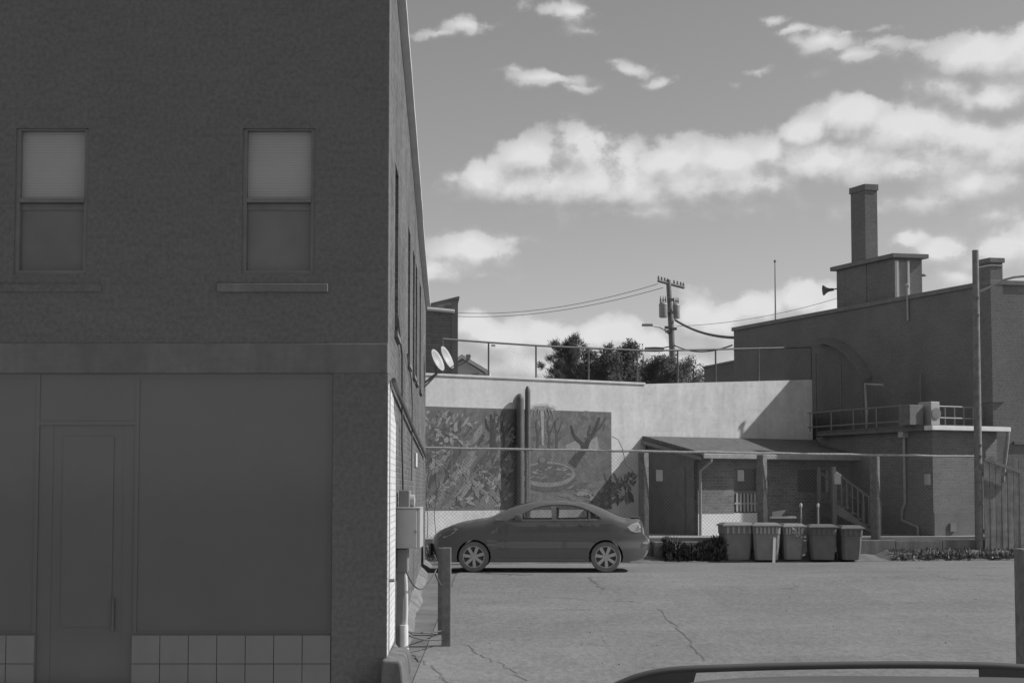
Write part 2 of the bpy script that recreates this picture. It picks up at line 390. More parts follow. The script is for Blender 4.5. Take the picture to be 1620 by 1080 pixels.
M = dict(
    asphalt=asphalt(),
    earth=simple('earth', .16, .95, .4, 1.5, .5, 12),
    tar=simple('tar', .145, .8, .3, 8),
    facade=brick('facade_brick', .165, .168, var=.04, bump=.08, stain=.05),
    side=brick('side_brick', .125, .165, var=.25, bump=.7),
    sidewhite=brick('whitewashed_brick', .62, .56, var=.08, bump=.9, stain=.15),
    mill=brick('mill_brick', .195, .20, var=.05, bump=.15, stain=.12),
    annex=brick('annex_brick', .205, .22, var=.10, bump=.25, stain=.15),
    shed=brick('shed_brick', .2, .24, bw_=.22, bh=.075, var=.14, bump=.3),
    block=simple('block', .17, .9, .3, 5, .4, 30),
    mortar=simple('mortar', .30, .95, .2, 6),
    stone=concrete('stone_band', .205, .12),
    concrete=concrete('concrete_wall', .67, .10),
    concrete2=concrete('concrete_board', .67, .12, lines=.31),
    footing=concrete('footing', .17, .5), slab=concrete('slab', .34, .1),
    kerb=concrete('kerb_concrete', .22, .3),
    tile=simple('tile', .215, .35, .08, 3),
    grout=simple('grout', .195, .9, .1, 4),
    shopglass=simple('shop_glass', .138, .10, .06, 1.2, spec=.5),
    dark=simple('dark_wood', .185, .6, .2, 4),
    recess=simple('recess', .26, .9, .1, 3),
    blind=simple('blind', .47, .8, .06, 3),
    lowpane=simple('dusty_pane', .165, .15, .15, 2),
    frame=simple('window_frame', .19, .6, .15, 5),
    coping=simple('coping_metal', .55, .5, .12, 4),
    galv=simple('galvanised', .36, .45, .2, 8, metal=.2),
    rail=simple('rail', .40, .5, .3, 14, metal=.2),
    wire=simple('fence_wire', .30, .5, .15, 8),
    darkmetal=simple('dark_metal', .19, .5, .2, 8),
    boxgrey=simple('box_grey', .40, .5, .08, 5),
    boxdark=simple('box_dark', .23, .5, .12, 5),
    white=simple('white_paint', .72, .6, .08, 6),
    pvc=simple('pvc', .6, .4, .08, 6),
    cable=simple('cable', .11, .6, .1, 6),
    wood=simple('weathered_wood', .18, .85, .35, 9, .6, 30),
    pole=simple('pole_wood', .21, .85, .3, 9, .6, 26),
    plank=simple('plank', .20, .85, .4, 5, .6, 25),
    shingle=simple('shingle', .17, .9, .25, 7, .5, 25),
    carpaint=simple('car_paint', .115, .35, .03, 3, spec=.6, coat=1.0),
    suvpaint=simple('suv_paint', .10, .45, .05, 3, spec=.3, coat=.1),
    blackplastic=simple('black_plastic', .19, .6, .1, 8),
    tyre=simple('tyre', .19, .85, .15, 12),
    rim=simple('rim', .55, .35, .08, 6, metal=.3),
    seat=simple('seat', .2, .8, .1, 6),
    chrome=simple('chrome', .8, .12, 0, metal=1.0),
    lens=simple('lamp_lens', .42, .08, .1, 8, spec=.6, coat=.6),
    carglass=glass('car_glass', .68, .02, .06),
    bin=simple('bin_plastic', .22, .55, .15, 5, .1, 20),
    bin2=simple('bin_plastic_pale', .25, .55, .15, 5, .1, 20),
    bin3=simple('bin_plastic_black', .15, .5, .2, 5, .1, 20), lid=simple('bin_lid', .24, .45, .15, 5),
    ribs=simple('bin_rib', .40, .5, .1, 5),
    leaf=simple('leaf', .095, .9, .4, 3, spec=.1), leaf2=simple('leaf_evergreen', .09, .9, .35, 2, spec=.1), stack=simple('stack_iron', .13, .6, .2, 5), fencedark=simple('fence_iron', .12, .6, .2, 5),
    bark=simple('bark', .14, .9, .3, 8, .5, 20),
    weed=simple('weed', .17, .8, .5, 3), litter=simple('litter', .26, .8, .5, 4),
    trans=simple('transformer', .3, .5, .1, 6),
    roofing=simple('roofing', .25, .8, .2, 5),
    siding=simple('siding', .6, .8, .1, 4),
    muralbase=None, muralpaint=painted('mural_paint'),
    railblack=simple('rail_black', .10, .6, .1, 6, spec=.2), sign=simple('sign_plate', .29, .6, .12, 7),
)
def mural_base():
    m, k, b = new_mat('mural_ground')
    tcn = k.n('ShaderNodeTexCoord'); v = tcn.outputs['Object']
    a = k.noise(k.vm('MULTIPLY', v, (1, 1, .8)), 2.6, 8, .68, 1.4).outputs['Fac']
    c = k.noise(v, 11, 5, .7, .8).outputs['Fac']
    f = k.m('ADD', k.m('MULTIPLY', a, .6), k.m('MULTIPLY', c, .4))
    setg(k, b.inputs['Base Color'], k.ramp(f, [(.34, .115), (.5, .165), (.66, .24)]))
    b.inputs['Roughness'].default_value = .85; b.inputs['Specular IOR Level'].default_value = .2
    return m
M['muralbase'] = mural_base()
# carpet of grain in the car paint would read as dirt: keep the shop glass a little uneven instead

# ------------------------------------------------------------------ ground
def sheet(name, mat, x0, x1, ys, dz, xs=None):
    mb = MB(); xs = xs or [x0, x1]
    for i in range(len(ys) - 1):
        for j in range(len(xs) - 1):
            mb.poly([(xs[j], ys[i], ground_z(ys[i]) + dz), (xs[j + 1], ys[i], ground_z(ys[i]) + dz), (xs[j + 1], ys[i + 1], ground_z(ys[i + 1]) + dz), (xs[j], ys[i + 1], ground_z(ys[i + 1]) + dz)])
    bm_o = mb.build(name, mat, fix=False); return struct(bm_o)
sheet('ground', M['earth'], -1500, 1500, [-1500, 7, 27, 1500], -.01)
lot = sheet('parking_lot', M['asphalt'], -1.05, 60, [-40, 7, 27, 32.32], .0)
sheet('sidewalk', M['slab'], -60, -1.05, [9.0, 15.0], -.004)

# tar-filled cracks in the asphalt
def crack(pixels, wd):
    mb = MB(); pts = []
    for (a, b2) in pixels: pts.append(on_ground(a, b2))
    dense = []
    for i in range(len(pts) - 1):
        for k in range(6):
            q = pts[i].lerp(pts[i + 1], k / 6); q = q + Vector((rnd.uniform(-.04, .04), rnd.uniform(-.10, .10), 0)); q.z = ground_z(q.y) + .004; dense.append(q)
    for i in range(len(dense) - 1):
        w0 = wd * rnd.uniform(.4, 1.3); w1 = wd * rnd.uniform(.4, 1.3); a, c = dense[i], dense[i + 1]
        mb.poly([a - Vector((w0, 0, 0)), c - Vector((w1, 0, 0)), c + Vector((w1, 0, 0)), a + Vector((w0, 0, 0))])
    o = mb.build('crack', M['tar'], lot, fix=False); return o
crack([(655, 1032), (672, 1046), (700, 1070), (720, 1090)], .014)
crack([(735, 1020), (765, 1036), (800, 1055), (840, 1079)], .012)
crack([(1040, 962), (1075, 995), (1100, 1025), (1115, 1050)], .012)
crack([(930, 912), (945, 924), (958, 935)], .03)
crack([(1240, 893), (1380, 896), (1500, 897), (1605, 898)], .04)
crack([(760, 906), (800, 908), (850, 909)], .10)

# ------------------------------------------------------------------ left brick building
CX, CY = at(613, 700, 15.0).x, 15.0
FAR = Vector((at(672, 700, 30.0).x, 30.0, 0)); d_ = (FAR - Vector((CX, CY, 0))).normalized()
GZ = -.80
lb = thing('brick_building', 'large dark brick building in shade with shopfront and blinds in upper windows', 'building', (CX, CY, GZ))
def side_y(px): # where the side wall crosses a photo column
    u = (px - 810) / F
    # X = CX + (Y-CY)*kx ; at mid height use X/Y ~ u
    kx = d_.x / d_.y
    return (CX - CY * kx) / (u - kx)
def side_pt(Y, z, out=0.0):
    kx = d_.x / d_.y; return Vector((CX + (Y - CY) * kx + out * d_.y, Y - out * d_.x, z))
def wall_grid(us, rows, top, holes, pos, depth):
    """us: breaks along the wall; rows: z breaks below the top line; holes: set of (i,j) cells left open"""
    mb = MB(); nz = len(rows)
    def z(i, j): return rows[j] if j < nz else top(us[i])
    cells = [(i, j) for i in range(len(us) - 1) for j in range(nz)]
    solid = {c for c in cells if c not in holes}
    for (i, j) in solid:
        a = [pos(us[i], z(i, j), 0), pos(us[i + 1], z(i + 1, j), 0), pos(us[i + 1], z(i + 1, j + 1), 0), pos(us[i], z(i, j + 1), 0)]
        mb.poly(a)
        for (di, dj, e) in ((-1, 0, (3, 0)), (1, 0, (1, 2)), (0, -1, (0, 1)), (0, 1, (2, 3))):
            nb = (i + di, j + dj)
            if nb not in solid:
                cor = [(us[i], z(i, j)), (us[i + 1], z(i + 1, j)), (us[i + 1], z(i + 1, j + 1)), (us[i], z(i, j + 1))]
                p0, p1 = cor[e[0]], cor[e[1]]
                mb.poly([pos(p0[0], p0[1], 0), pos(p1[0], p1[1], 0), pos(p1[0], p1[1], depth), pos(p0[0], p0[1], depth)])
    return mb
def fx(px): return at(px, 600, 15).x
def fz(py): return at(600, py, 15).z
ztop = 8.2
wz0, wz1 = fz(434), fz(203)
us = [-9.5, fx(18), fx(134), fx(380), fx(496), CX - .003]
band0, band1 = fz(590), fz(543)
rows = [band1, wz0, wz1]
holes = {(1, 1), (3, 1)}
mb = wall_grid(us, rows, lambda u: ztop, holes, lambda u, z, d: (u, 15 + d, z), .25)
mb.build('facade', M['facade'], lb, world=True)
# shopfront level: pier at the corner and wall behind the tiles
pier = MB().box(fx(527), CX - .003, 15.0, 15.4, GZ, band0)
pier.build('corner_pier', M['facade'], lb, world=True)
MB().box(-9.5, CX + .0, 14.985, 15.25, band0, band1).build('stone_band', M['stone'], lb, world=True, bevel=.01)
MB().box(-9.5, CX - .35, 15.55, 15.7, GZ, band0).build('shop_back_wall', M['recess'], lb, world=True)
# upper windows
def upper_window(x0, x1):
    f = MB(); z0, z1 = wz0, wz1; y0, y1 = 15.022, 15.12; t = .045; zm = fz(316)
    f.box(x0, x0 + t, y0, y1, z0, z1).box(x1 - t, x1, y0, y1, z0, z1).box(x0 + t, x1 - t, y0, y1, z0, z0 + t).box(x0 + t, x1 - t, y0, y1, z1 - .02, z1).box(x0 + t, x1 - t, y0 - .012, y1, zm - .025, zm + .022)
    w_ = f.build('window', M['frame'], lb, world=True)
    ow = MB(); n_ = 26; zt, zb = z1 - .02, zm + .024
    for i in range(n_):
        a = zb + (zt - zb) * i / n_; b_ = zb + (zt - zb) * (i + 1) / n_
        ow.poly([(x0 + t, 15.085, a), (x1 - t, 15.085, a), (x1 - t, 15.091, b_), (x0 + t, 15.091, b_)])
    ow.build('blind', M['blind'], w_, world=True, fix=False)
    MB().box(x0 + t, x1 - t, 15.075, 15.08, z0 + t, zm - .026).build('pane', M['lowpane'], w_, world=True)
    MB().box(x0 + t, x1 - t, 15.062, 15.073, zm - .10, zm - .03).build('sash_rail', M['frame'], w_, world=True)
    MB().box(x0 - .02, x1 + .02, 15.20, 15.24, z0 - .01, z1 + .01).build('back_panel', M['recess'], w_, world=True)
    return w_
upper_window(fx(18), fx(134)); upper_window(fx(380), fx(496))
MB().box(fx(342), fx(518), 14.97, 15.04, fz(462), fz(449)).build('window_sill', M['stone'], lb, world=True, bevel=.008)
MB().box(fx(-20), fx(158), 14.985, 15.04, fz(462), fz(449)).build('window_sill', M['facade'], lb, world=True, bevel=.008)
# shopfront glazing: two big panes, a recessed doorway between
tz = fz(1004)
for (a, b2) in ((fx(214), fx(526)), (-9.5, fx(62))):
    fr = MB(); fr.box(a, b2, 15.036, 15.07, tz, tz + .035).box(a, b2, 15.036, 15.07, band0 - .05, band0).box(a, a + .04, 15.036, 15.07, tz + .035, band0 - .05).box(b2 - .04, b2, 15.036, 15.07, tz + .035, band0 - .05)
    w_ = fr.build('shop_window', M['shopglass'], lb, world=True)
    MB().box(a + .04, b2 - .04, 15.045, 15.055, tz + .035, band0 - .05).build('pane', M['shopglass'], w_, world=True)
MB().box(fx(62), fx(214), 15.036, 15.06, fz(672), fz(666)).build('transom', M['shopglass'], lb, world=True)
MB().box(fx(62), fx(214), 15.045, 15.055, fz(666) + .001, band0).build('transom_pane', M['shopglass'], lb, world=True)
MB().box(fx(62), fx(84), 15.05, 15.09, GZ, fz(672) - .001).build('door_jamb', M['shopglass'], lb, world=True)
MB().box(fx(196), fx(214), 15.05, 15.09, GZ, fz(672) - .001).build('door_jamb', M['shopglass'], lb, world=True)
dr = MB().box(fx(84), fx(196), 15.055, 15.09, GZ + .05, fz(672) - .001).build('door', M['shopglass'], lb, world=True)
MB().box(fx(100), fx(180), 15.046, 15.053, GZ + .95, fz(690)).build('door_pane', M['shopglass'], dr, world=True)
MB().tube([(fx(183), 15.03, GZ + .9), (fx(183), 15.03, GZ + 1.25)], .014).build('door_handle', M['shopglass'], dr, world=True)
# tiled plinths: every tile its own piece
tw = (fx(526) - fx(214)) / 7
for (a, b2) in ((fx(214), fx(526)), (fx(62) - 4 * tw, fx(62))):
    MB().box(a, b2, 15.022, 15.2, GZ, tz).build('plinth', M['grout'], lb, world=True)
    cnt = round((b2 - a) / tw); me0 = None
    for r_ in range(4):
        z1_ = tz - .004 - r_ * tw; z0_ = z1_ - tw + .008
        if z0_ < GZ: z0_ = GZ + .002
        if z1_ - z0_ < .05: continue
        for c_ in range(cnt):
            MB().box(a + c_ * tw + .004, a + (c_ + 1) * tw - .004, 15.003 + rnd.uniform(-.002, .002), 15.021, z0_, z1_).build('tile', M['tile'], lb, world=True, fix=False)

# side wall with its row of tall narrow-looking windows
TOPL = [(15.0, 7.72), (17.1, 7.45), (24.4, 6.36), (24.7, 6.22), (27.0, 5.9), (31.0, 5.50)]
def roof_z(Y):
    for (a, za), (b2, zb) in zip(TOPL, TOPL[1:]):
        if Y <= b2: return za + (zb - za) * (Y - a) / (b2 - a)
    return TOPL[-1][1]
wins = []
for px in (623.5, 644.5, 652.3, 656.6, 663.0): 
    y0 = side_y(px); wins.append((y0, y0 + .82))
END = side_y(673)
brk = sorted({15.02, 16.35, 17.1, 24.4, 24.7, 27.0, END} | {q for w_ in wins for q in w_})
rows = [GZ, -.16, 2.68, 3.42, 5.42]
holes = {(i, 3) for i in range(len(brk) - 1) if any(a - 1e-6 <= brk[i] and brk[i + 1] <= b2 + 1e-6 for a, b2 in wins)}
white_cells = {(i, 1) for i in range(len(brk) - 1) if brk[i + 1] <= 16.36}
pos = lambda Y, z, d: side_pt(Y, z, -d)
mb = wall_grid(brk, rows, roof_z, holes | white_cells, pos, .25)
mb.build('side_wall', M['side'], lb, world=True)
# whitewashed patch by the corner, its edge uneven
wp = MB(); ny = 26
for j in range(ny):
    z0 = -.16 + 2.84 * j / ny; z1 = -.16 + 2.84 * (j + 1) / ny
    wp.poly([side_pt(15.0, z0), side_pt(16.35, z0), side_pt(16.35, z1), side_pt(15.0, z1)])
wp.build('whitewashed_wall', M['sidewhite'], lb, world=True, fix=False)
ov = MB()
edge = [(15.02, 2.68), (15.3, 2.74), (15.7, 2.70), (16.2, 2.52), (16.5, 2.40), (16.75, 2.36), (16.8, 1.2), (16.72, .3), (16.66, -.1), (16.6, -.16), (15.02, -.16)]
ov.prism([side_pt(a, z, .002) for a, z in edge], (.004, 0, 0)); ov.build('whitewash', M['sidewhite'], lb, world=True)
for (a, b2) in wins:
    w_ = MB(); t = .06
    w_.prism([side_pt(a, 3.42, -.14), side_pt(a + t, 3.42, -.14), side_pt(a + t, 5.42, -.14), side_pt(a, 5.42, -.14)], (-.06, 0, 0))
    w_.prism([side_pt(b2 - t, 3.42, -.14), side_pt(b2, 3.42, -.14), side_pt(b2, 5.42, -.14), side_pt(b2 - t, 5.42, -.14)], (-.06, 0, 0))
    w_.prism([side_pt(a + t, 4.40, -.14), side_pt(b2 - t, 4.40, -.14), side_pt(b2 - t, 4.46, -.14), side_pt(a + t, 4.46, -.14)], (-.06, 0, 0))
    wo_ = w_.build('side_window', M['frame'], lb, world=True)
    MB().prism([side_pt(a, 3.42, -.2), side_pt(b2, 3.42, -.2), side_pt(b2, 5.42, -.2), side_pt(a, 5.42, -.2)], (-.03, 0, 0)).build('pane', M['lowpane'], wo_, world=True)
    MB().prism([side_pt(a - .08, 3.36, .04), side_pt(b2 + .08, 3.36, .04), side_pt(b2 + .08, 3.418, .04), side_pt(a - .08, 3.418, .04)], (-.2, 0, 0)).build('window_sill', M['kerb'], lb, world=True)
# sloping roof, metal edge strip
rf = MB()
ys = [15.0, 17.1, 24.4, 24.7, 27.0, END]
for a, b2 in zip(ys, ys[1:]):
    rf.poly([side_pt(a, roof_z(a) - .05, -.1), side_pt(b2, roof_z(b2) - .05, -.1), (-9.5, b2, roof_z(b2) - .05), (-9.5, a, roof_z(a) - .05)])
rf.build('roof', M['roofing'], lb, world=True)
cp = MB(); n_ = 40
for k in range(n_):
    a = 15.0 + (END - 15.0) * k / n_; b2 = 15.0 + (END - 15.0) * (k + 1) / n_
    wob = lambda Y: .012 * math.sin(Y * 3.1) + .01 * math.sin(Y * 7.7)
    q = lambda Y, o, h: side_pt(Y, roof_z(Y) + h + wob(Y), o)
    cp.poly([q(a, .10, -.02), q(b2, .10, -.02), q(b2, .10, .08), q(a, .10, .08)])
    cp.poly([q(a, .10, .08), q(b2, .10, .08), q(b2, -.2, .10), q(a, -.2, .10)])
    cp.poly([q(a, -.0, -.03), q(b2, -.0, -.03), q(b2, .10, -.02), q(a, .10, -.02)])
cp.build('roof_edge', M['coping'], lb, world=True)
MB().box(-9.5, CX - .02, 15.02, 15.22, ztop, ztop + .12).build('parapet_cap', M['stone'], lb, world=True)
# back wall
MB().box(-9.5, side_pt(END, 0, -.26).x, END - .3, END - .005, GZ, 5.4).build('back_wall', M['side'], lb, world=True)
# footing block under the corner and the rough kerb along the wall
fb_ = MB().prism([(CX - .05, 14.78, GZ), (CX + .24, 14.78, GZ), (CX + .17, 14.80, -.24), (CX + .15, 14.80, -.19), (CX - .03, 14.80, -.17)], (0, 1.3, 0))
tag(fb_.build('concrete_footing', M['footing'], bevel=.02), 'rough concrete footing at foot of the whitewashed building corner', 'footing')
kb = MB(); prev = None; N_ = 60
for k in range(N_):
    Y = 16.2 + k * (END - 16.4) / (N_ - 1); h = .05 + .025 * math.sin(Y * 2.3) + .012 * rnd.random(); wdt = .09 + .025 * math.sin(Y * 1.7 + 1) + .02 * rnd.random()
    sec = [side_pt(Y, ground_z(Y) - .02, wdt + .05), side_pt(Y, ground_z(Y) + h, wdt - .03), side_pt(Y, ground_z(Y) + h + .05, .0)]
    if prev:
        for i in range(2): kb.poly([prev[i], sec[i], sec[i + 1], prev[i + 1]])
    prev = sec
tag(kb.build('wall_kerb', M['kerb'], fix=False), 'broken concrete kerb running along the foot of the brick side wall', 'kerb')

# ------------------------------------------------------------------ things fixed to the side wall
def eb(name, label, cat, px0, px1, py0, py1, mat, Yd, depth, extra=True, bev=.012):
    p0 = at(px0, py1, Yd); p1 = at(px1, py0, Yd)
    o = thing(name, label, cat, ((p0.x + p1.x) / 2, Yd, p0.z))
    MB().box(p0.x, p1.x, Yd, Yd + depth, p0.z, p1.z).build('case', mat, o, world=True, bevel=bev)
    return o, p0, p1
Yb = side_y(627)
o, p0, p1 = eb('electrical_box', 'large pale grey metal electrical box on brick side wall', 'electrical box', 626, 660, 805, 867, M['boxgrey'], Yb, .62)
MB().box(p0.x + .006, p1.x + .035, Yb - .008, Yb + .62, p1.z + .002, p1.z + .022).build('rain_hood', M['boxgrey'], o, world=True, bevel=.005)
MB().box(p1.x + .003, p1.x + .036, Yb + .01, Yb + .60, p0.z + .005, p1.z - .002).build('door', M['boxgrey'], o, world=True, bevel=.006)
MB().tube([(p1.x - .02, Yb - .02, p0.z + .2), (p1.x - .02, Yb + .01, p0.z + .2)], .018).build('latch', M['boxdark'], o, world=True)
o, p0, p1 = eb('meter_box', 'small dark meter box just above the pale electrical box', 'meter', 631, 648, 775, 803, M['boxdark'], Yb + .15, .3)
mc = at(653, 796, Yb + .3)
MB().lathe([(.0, -.07), (.07, -.07), (.078, -.04), (.078, .05), (0, .06)], (p1.x, Yb + .3, (p0.z + p1.z) / 2 - .02), 14, 'x').build('meter_dial', M['boxgrey'], o, world=True, smooth=True)
o, p0, p1 = eb('cable_trunk', 'dark steel trunking hanging below the electrical box', 'trunking', 627, 645, 868, 905, M['boxdark'], Yb + .1, .25)
c0 = at(638, 905, Yb + .15); c1 = at(630, 1012, Yb + .15)
cdt = thing('conduit_pipe', 'pale plastic conduit dropping from trunking into a white sleeve', 'conduit', (at(639, 1036, Yb + .1).x, Yb + .1, at(639, 1036, Yb + .1).z))
MB().tube([at(640, 900, Yb + .15), at(642, 925, Yb + .15), at(642.5, 960, Yb + .14), at(641, 1000, Yb + .12)], .026, 10).build('pipe', M['pvc'], cdt, world=True, smooth=True)
MB().tube([at(639, 988, Yb + .1), at(639, 1024, Yb + .1)], .052, 14).build('sleeve', M['white'], cdt, world=True, smooth=True)
MB().tube([at(639, 1022, Yb + .1), at(639, 1036, Yb + .1)], .058, 14).build('collar', M['white'], cdt, world=True, smooth=True)
dk = MB().prism([at(628, 905, Yb + .12), at(640, 905, Yb + .12), at(634, 1030, Yb + .08), at(626, 1030, Yb + .08)], (0, .05, 0))
tag(dk.build('cover_strip', M['boxdark']), 'dark flat cover strip down the wall beside the conduit', 'cover strip')
bolt = MB().tube([side_pt(15.25, .62, 0), side_pt(15.25, .62, .07)], .018, 8)
tag(bolt.build('iron_stub', M['darkmetal']), 'short iron stub sticking out of the whitewashed wall', 'bolt')
# cables on the wall
def wall_cable(name, label, pts, r):
    mb = MB().tube([side_pt(Y, z, .02 + r) for Y, z in pts], r, 6); tag(mb.build(name, M['cable'], smooth=True), label, 'cable')
def spx(px, py, k=0):
    Y = side_y(px); return (Y, at(px, py, Y).z)
wall_cable('wall_cable', 'thick black cable sagging along the whole brick side wall', [spx(*q) for q in ((615, 601), (622, 620), (630, 637), (639, 657), (648, 677), (657, 695), (664, 709), (670, 722))], .028)
wall_cable('wall_cable', 'thin black cable running down the wall to the meter box', [spx(*q) for q in ((624, 500), (628, 535), (631.5, 560), (632, 640), (632, 700), (634, 775))], .012)
wall_cable('wall_cable', 'short black cable hanging beside the second side window', [spx(*q) for q in ((640, 560), (647, 600), (649, 640), (648, 760))], .010)
pl_ = side_y(656.5)
mb = MB().prism([side_pt(pl_ - .2, at(656.5, 738, pl_).z, .01), side_pt(pl_ + .35, at(656.5, 738, pl_).z, .01), side_pt(pl_ + .35, at(656.5, 716, pl_).z, .01), side_pt(pl_ - .2, at(656.5, 716, pl_).z, .01)], (.02, 0, 0))
tag(mb.build('wall_plate', M['white']), 'small white plate fixed on the brick side wall', 'plate')

# satellite dishes
def dish(name, label, px, py, Y, h, yaw, lnb=True):
    c = at(px, py, Y); base = side_pt(29.3, at(672, 612, 29.3).z, .02)
    o = thing(name, label, 'satellite dish', c)
    m = MB(); rings, seg = 6, 28; rot = Matrix.Rotation(yaw, 3, 'Z') @ Matrix.Rotation(R(-24), 3, 'Y')
    for i in range(rings + 1):
        r = i / rings
        for j in range(seg):
            t = 2 * math.pi * j / seg
            q = rot @ Vector((.10 * r * r - .05, .5 * h * .86 * r * math.cos(t), .5 * h * r * math.sin(t))); m.v.append(tuple(c + q))
    for i in range(rings):
        for j in range(seg):
            j2 = (j + 1) % seg; m.face([i * seg + j, i * seg + j2, (i + 1) * seg + j2, (i + 1) * seg + j])
    d = m.build('reflector', M['boxgrey'], o, world=True, smooth=True)
    sm = d.modifiers.new('thick', 'SOLIDIFY'); sm.thickness = .012
    return o, c, base
o, c, b_ = dish('satellite_dish', 'nearer round satellite dish on wall bracket, left of the pair', 689.5, 571, 29.2, .50, R(-24))
MB().tube([side_pt(29.2, b_.z - .02, 0), at(680, 603, 29.25), at(691, 592, 29.3), c + Vector((-.02, .06, -.02))], .022, 8).build('bracket', M['darkmetal'], o, world=True, smooth=True)
MB().tube([at(694, 590, 29.2), at(716, 583, 28.9), at(736, 573, 28.7)], .012, 6).build('feed_arm', M['darkmetal'], o, world=True)
q = at(740, 569, 28.7); MB().obox(q, .035, .06, .05, Matrix.Rotation(.5, 3, 'Y')).build('receiver', M['boxdark'], o, world=True, bevel=.008)
o, c, b_ = dish('satellite_dish', 'farther round satellite dish on wall bracket, right of the pair', 704.5, 567, 29.75, .53, R(-21))
MB().tube([side_pt(29.75, b_.z + .12, 0), at(683, 596, 29.8), at(697, 586, 29.85), c + Vector((-.02, .06, -.02))], .022, 8).build('bracket', M['darkmetal'], o, world=True, smooth=True)
MB().tube([at(706, 587, 29.7), at(722, 575, 29.4), at(734, 568, 29.3)], .012, 6).build('feed_arm', M['darkmetal'], o, world=True)
q = at(741, 563, 29.3); MB().obox(q, .05, .04, .03).build('receiver', M['boxdark'], o, world=True, bevel=.008)

# ------------------------------------------------------------------ wooden posts near the wall
bp_ = on_ground(706, 1021)
o = thing('wooden_post', 'squared timber post standing alone beside the pale electrical box', 'post', bp_)
MB().box(-.058, .058, -.05, .05, -.03, 1.215).build('post', M['wood'], o, bevel=.012)
bp2 = on_ground(700, 1003)
o = thing('wooden_post', 'second timber post half hidden behind the lone squared post', 'post', bp2)
MB().box(-.06, .06, -.05, .05, -.03, at(700, 866, bp2.y).z - bp2.z).build('post', M['wood'], o, bevel=.012)
def rope(label, pts, r=.012):
    tag(MB().tube(pts, r, 6).build('rope', M['cable'], smooth=True), label, 'rope')
def arc(a, b2, sag, n_=12):
    a, b2 = Vector(a), Vector(b2); return [a.lerp(b2, i / n_) + Vector((0, 0, -sag * 4 * (i / n_) * (1 - i / n_))) for i in range(n_ + 1)]
rope('lower dark rope from the timber post to the wall footing', arc(at(701, 1010, bp_.y), at(648, 1005, 16.9), .03))
rope('upper dark rope from the timber post to the wall footing', arc(at(699, 997, bp2.y), at(646, 999, 17.2), .02))
rope('loose dark cable looping below the electrical box', arc(at(643, 905, 17.0), at(690, 900, 17.6), .22), .010)
rope('thin cable loop hanging behind the timber post', arc(at(688, 905, 18.0), at(716, 925, 18.2), .12), .010)
# near dark post at the right edge of the lot
rp = at(1613, 1060, 13.0); rp.z = ground_z(13.0)
o = thing('dark_post', 'dark upright post at the right edge of the parking lot', 'post', (rp.x + .10, 13.0, rp.z))
MB().box(-.10, .10, -.1, .1, -.05, at(1611, 868, 12.9).z - rp.z).build('post', M['wood'], o, bevel=.015)

# ------------------------------------------------------------------ car builder
def pip(x, z, poly):
    c = False; n_ = len(poly); j = n_ - 1
    for i in range(n_):
        xi, zi = poly[i]; xj, zj = poly[j]
        if (zi > z) != (zj > z) and x < (xj - xi) * (z - zi) / (zj - zi) + xi: c = not c
        j = i
    return c
def dens(pts, step=.055, closed=False):
    out = []; n_ = len(pts); rng = n_ if closed else n_ - 1
    for i in range(rng):
        a, b2 = pts[i], pts[(i + 1) % n_]; k = max(1, int(math.hypot(b2[0] - a[0], b2[1] - a[1]) / step))
        for j in range(k): out.append((a[0] + (b2[0] - a[0]) * j / k, a[1] + (b2[1] - a[1]) * j / k))
    if not closed: out.append(pts[-1])
    return out
def catmull(pts, n_=4):
    out = []
    for i in range(len(pts) - 1):
        p0 = pts[max(i - 1, 0)]; p1 = pts[i]; p2 = pts[i + 1]; p3 = pts[min(i + 2, len(pts) - 1)]
        for k in range(n_):
            t = k / n_
            out.append(tuple(.5 * (2 * p1[a] + (p2[a] - p0[a]) * t + (2 * p0[a] - 5 * p1[a] + 4 * p2[a] - p3[a]) * t * t + (3 * p1[a] - p0[a] - 3 * p2[a] + p3[a]) * t ** 3) for a in (0, 1)))
    out.append(pts[-1]); return out
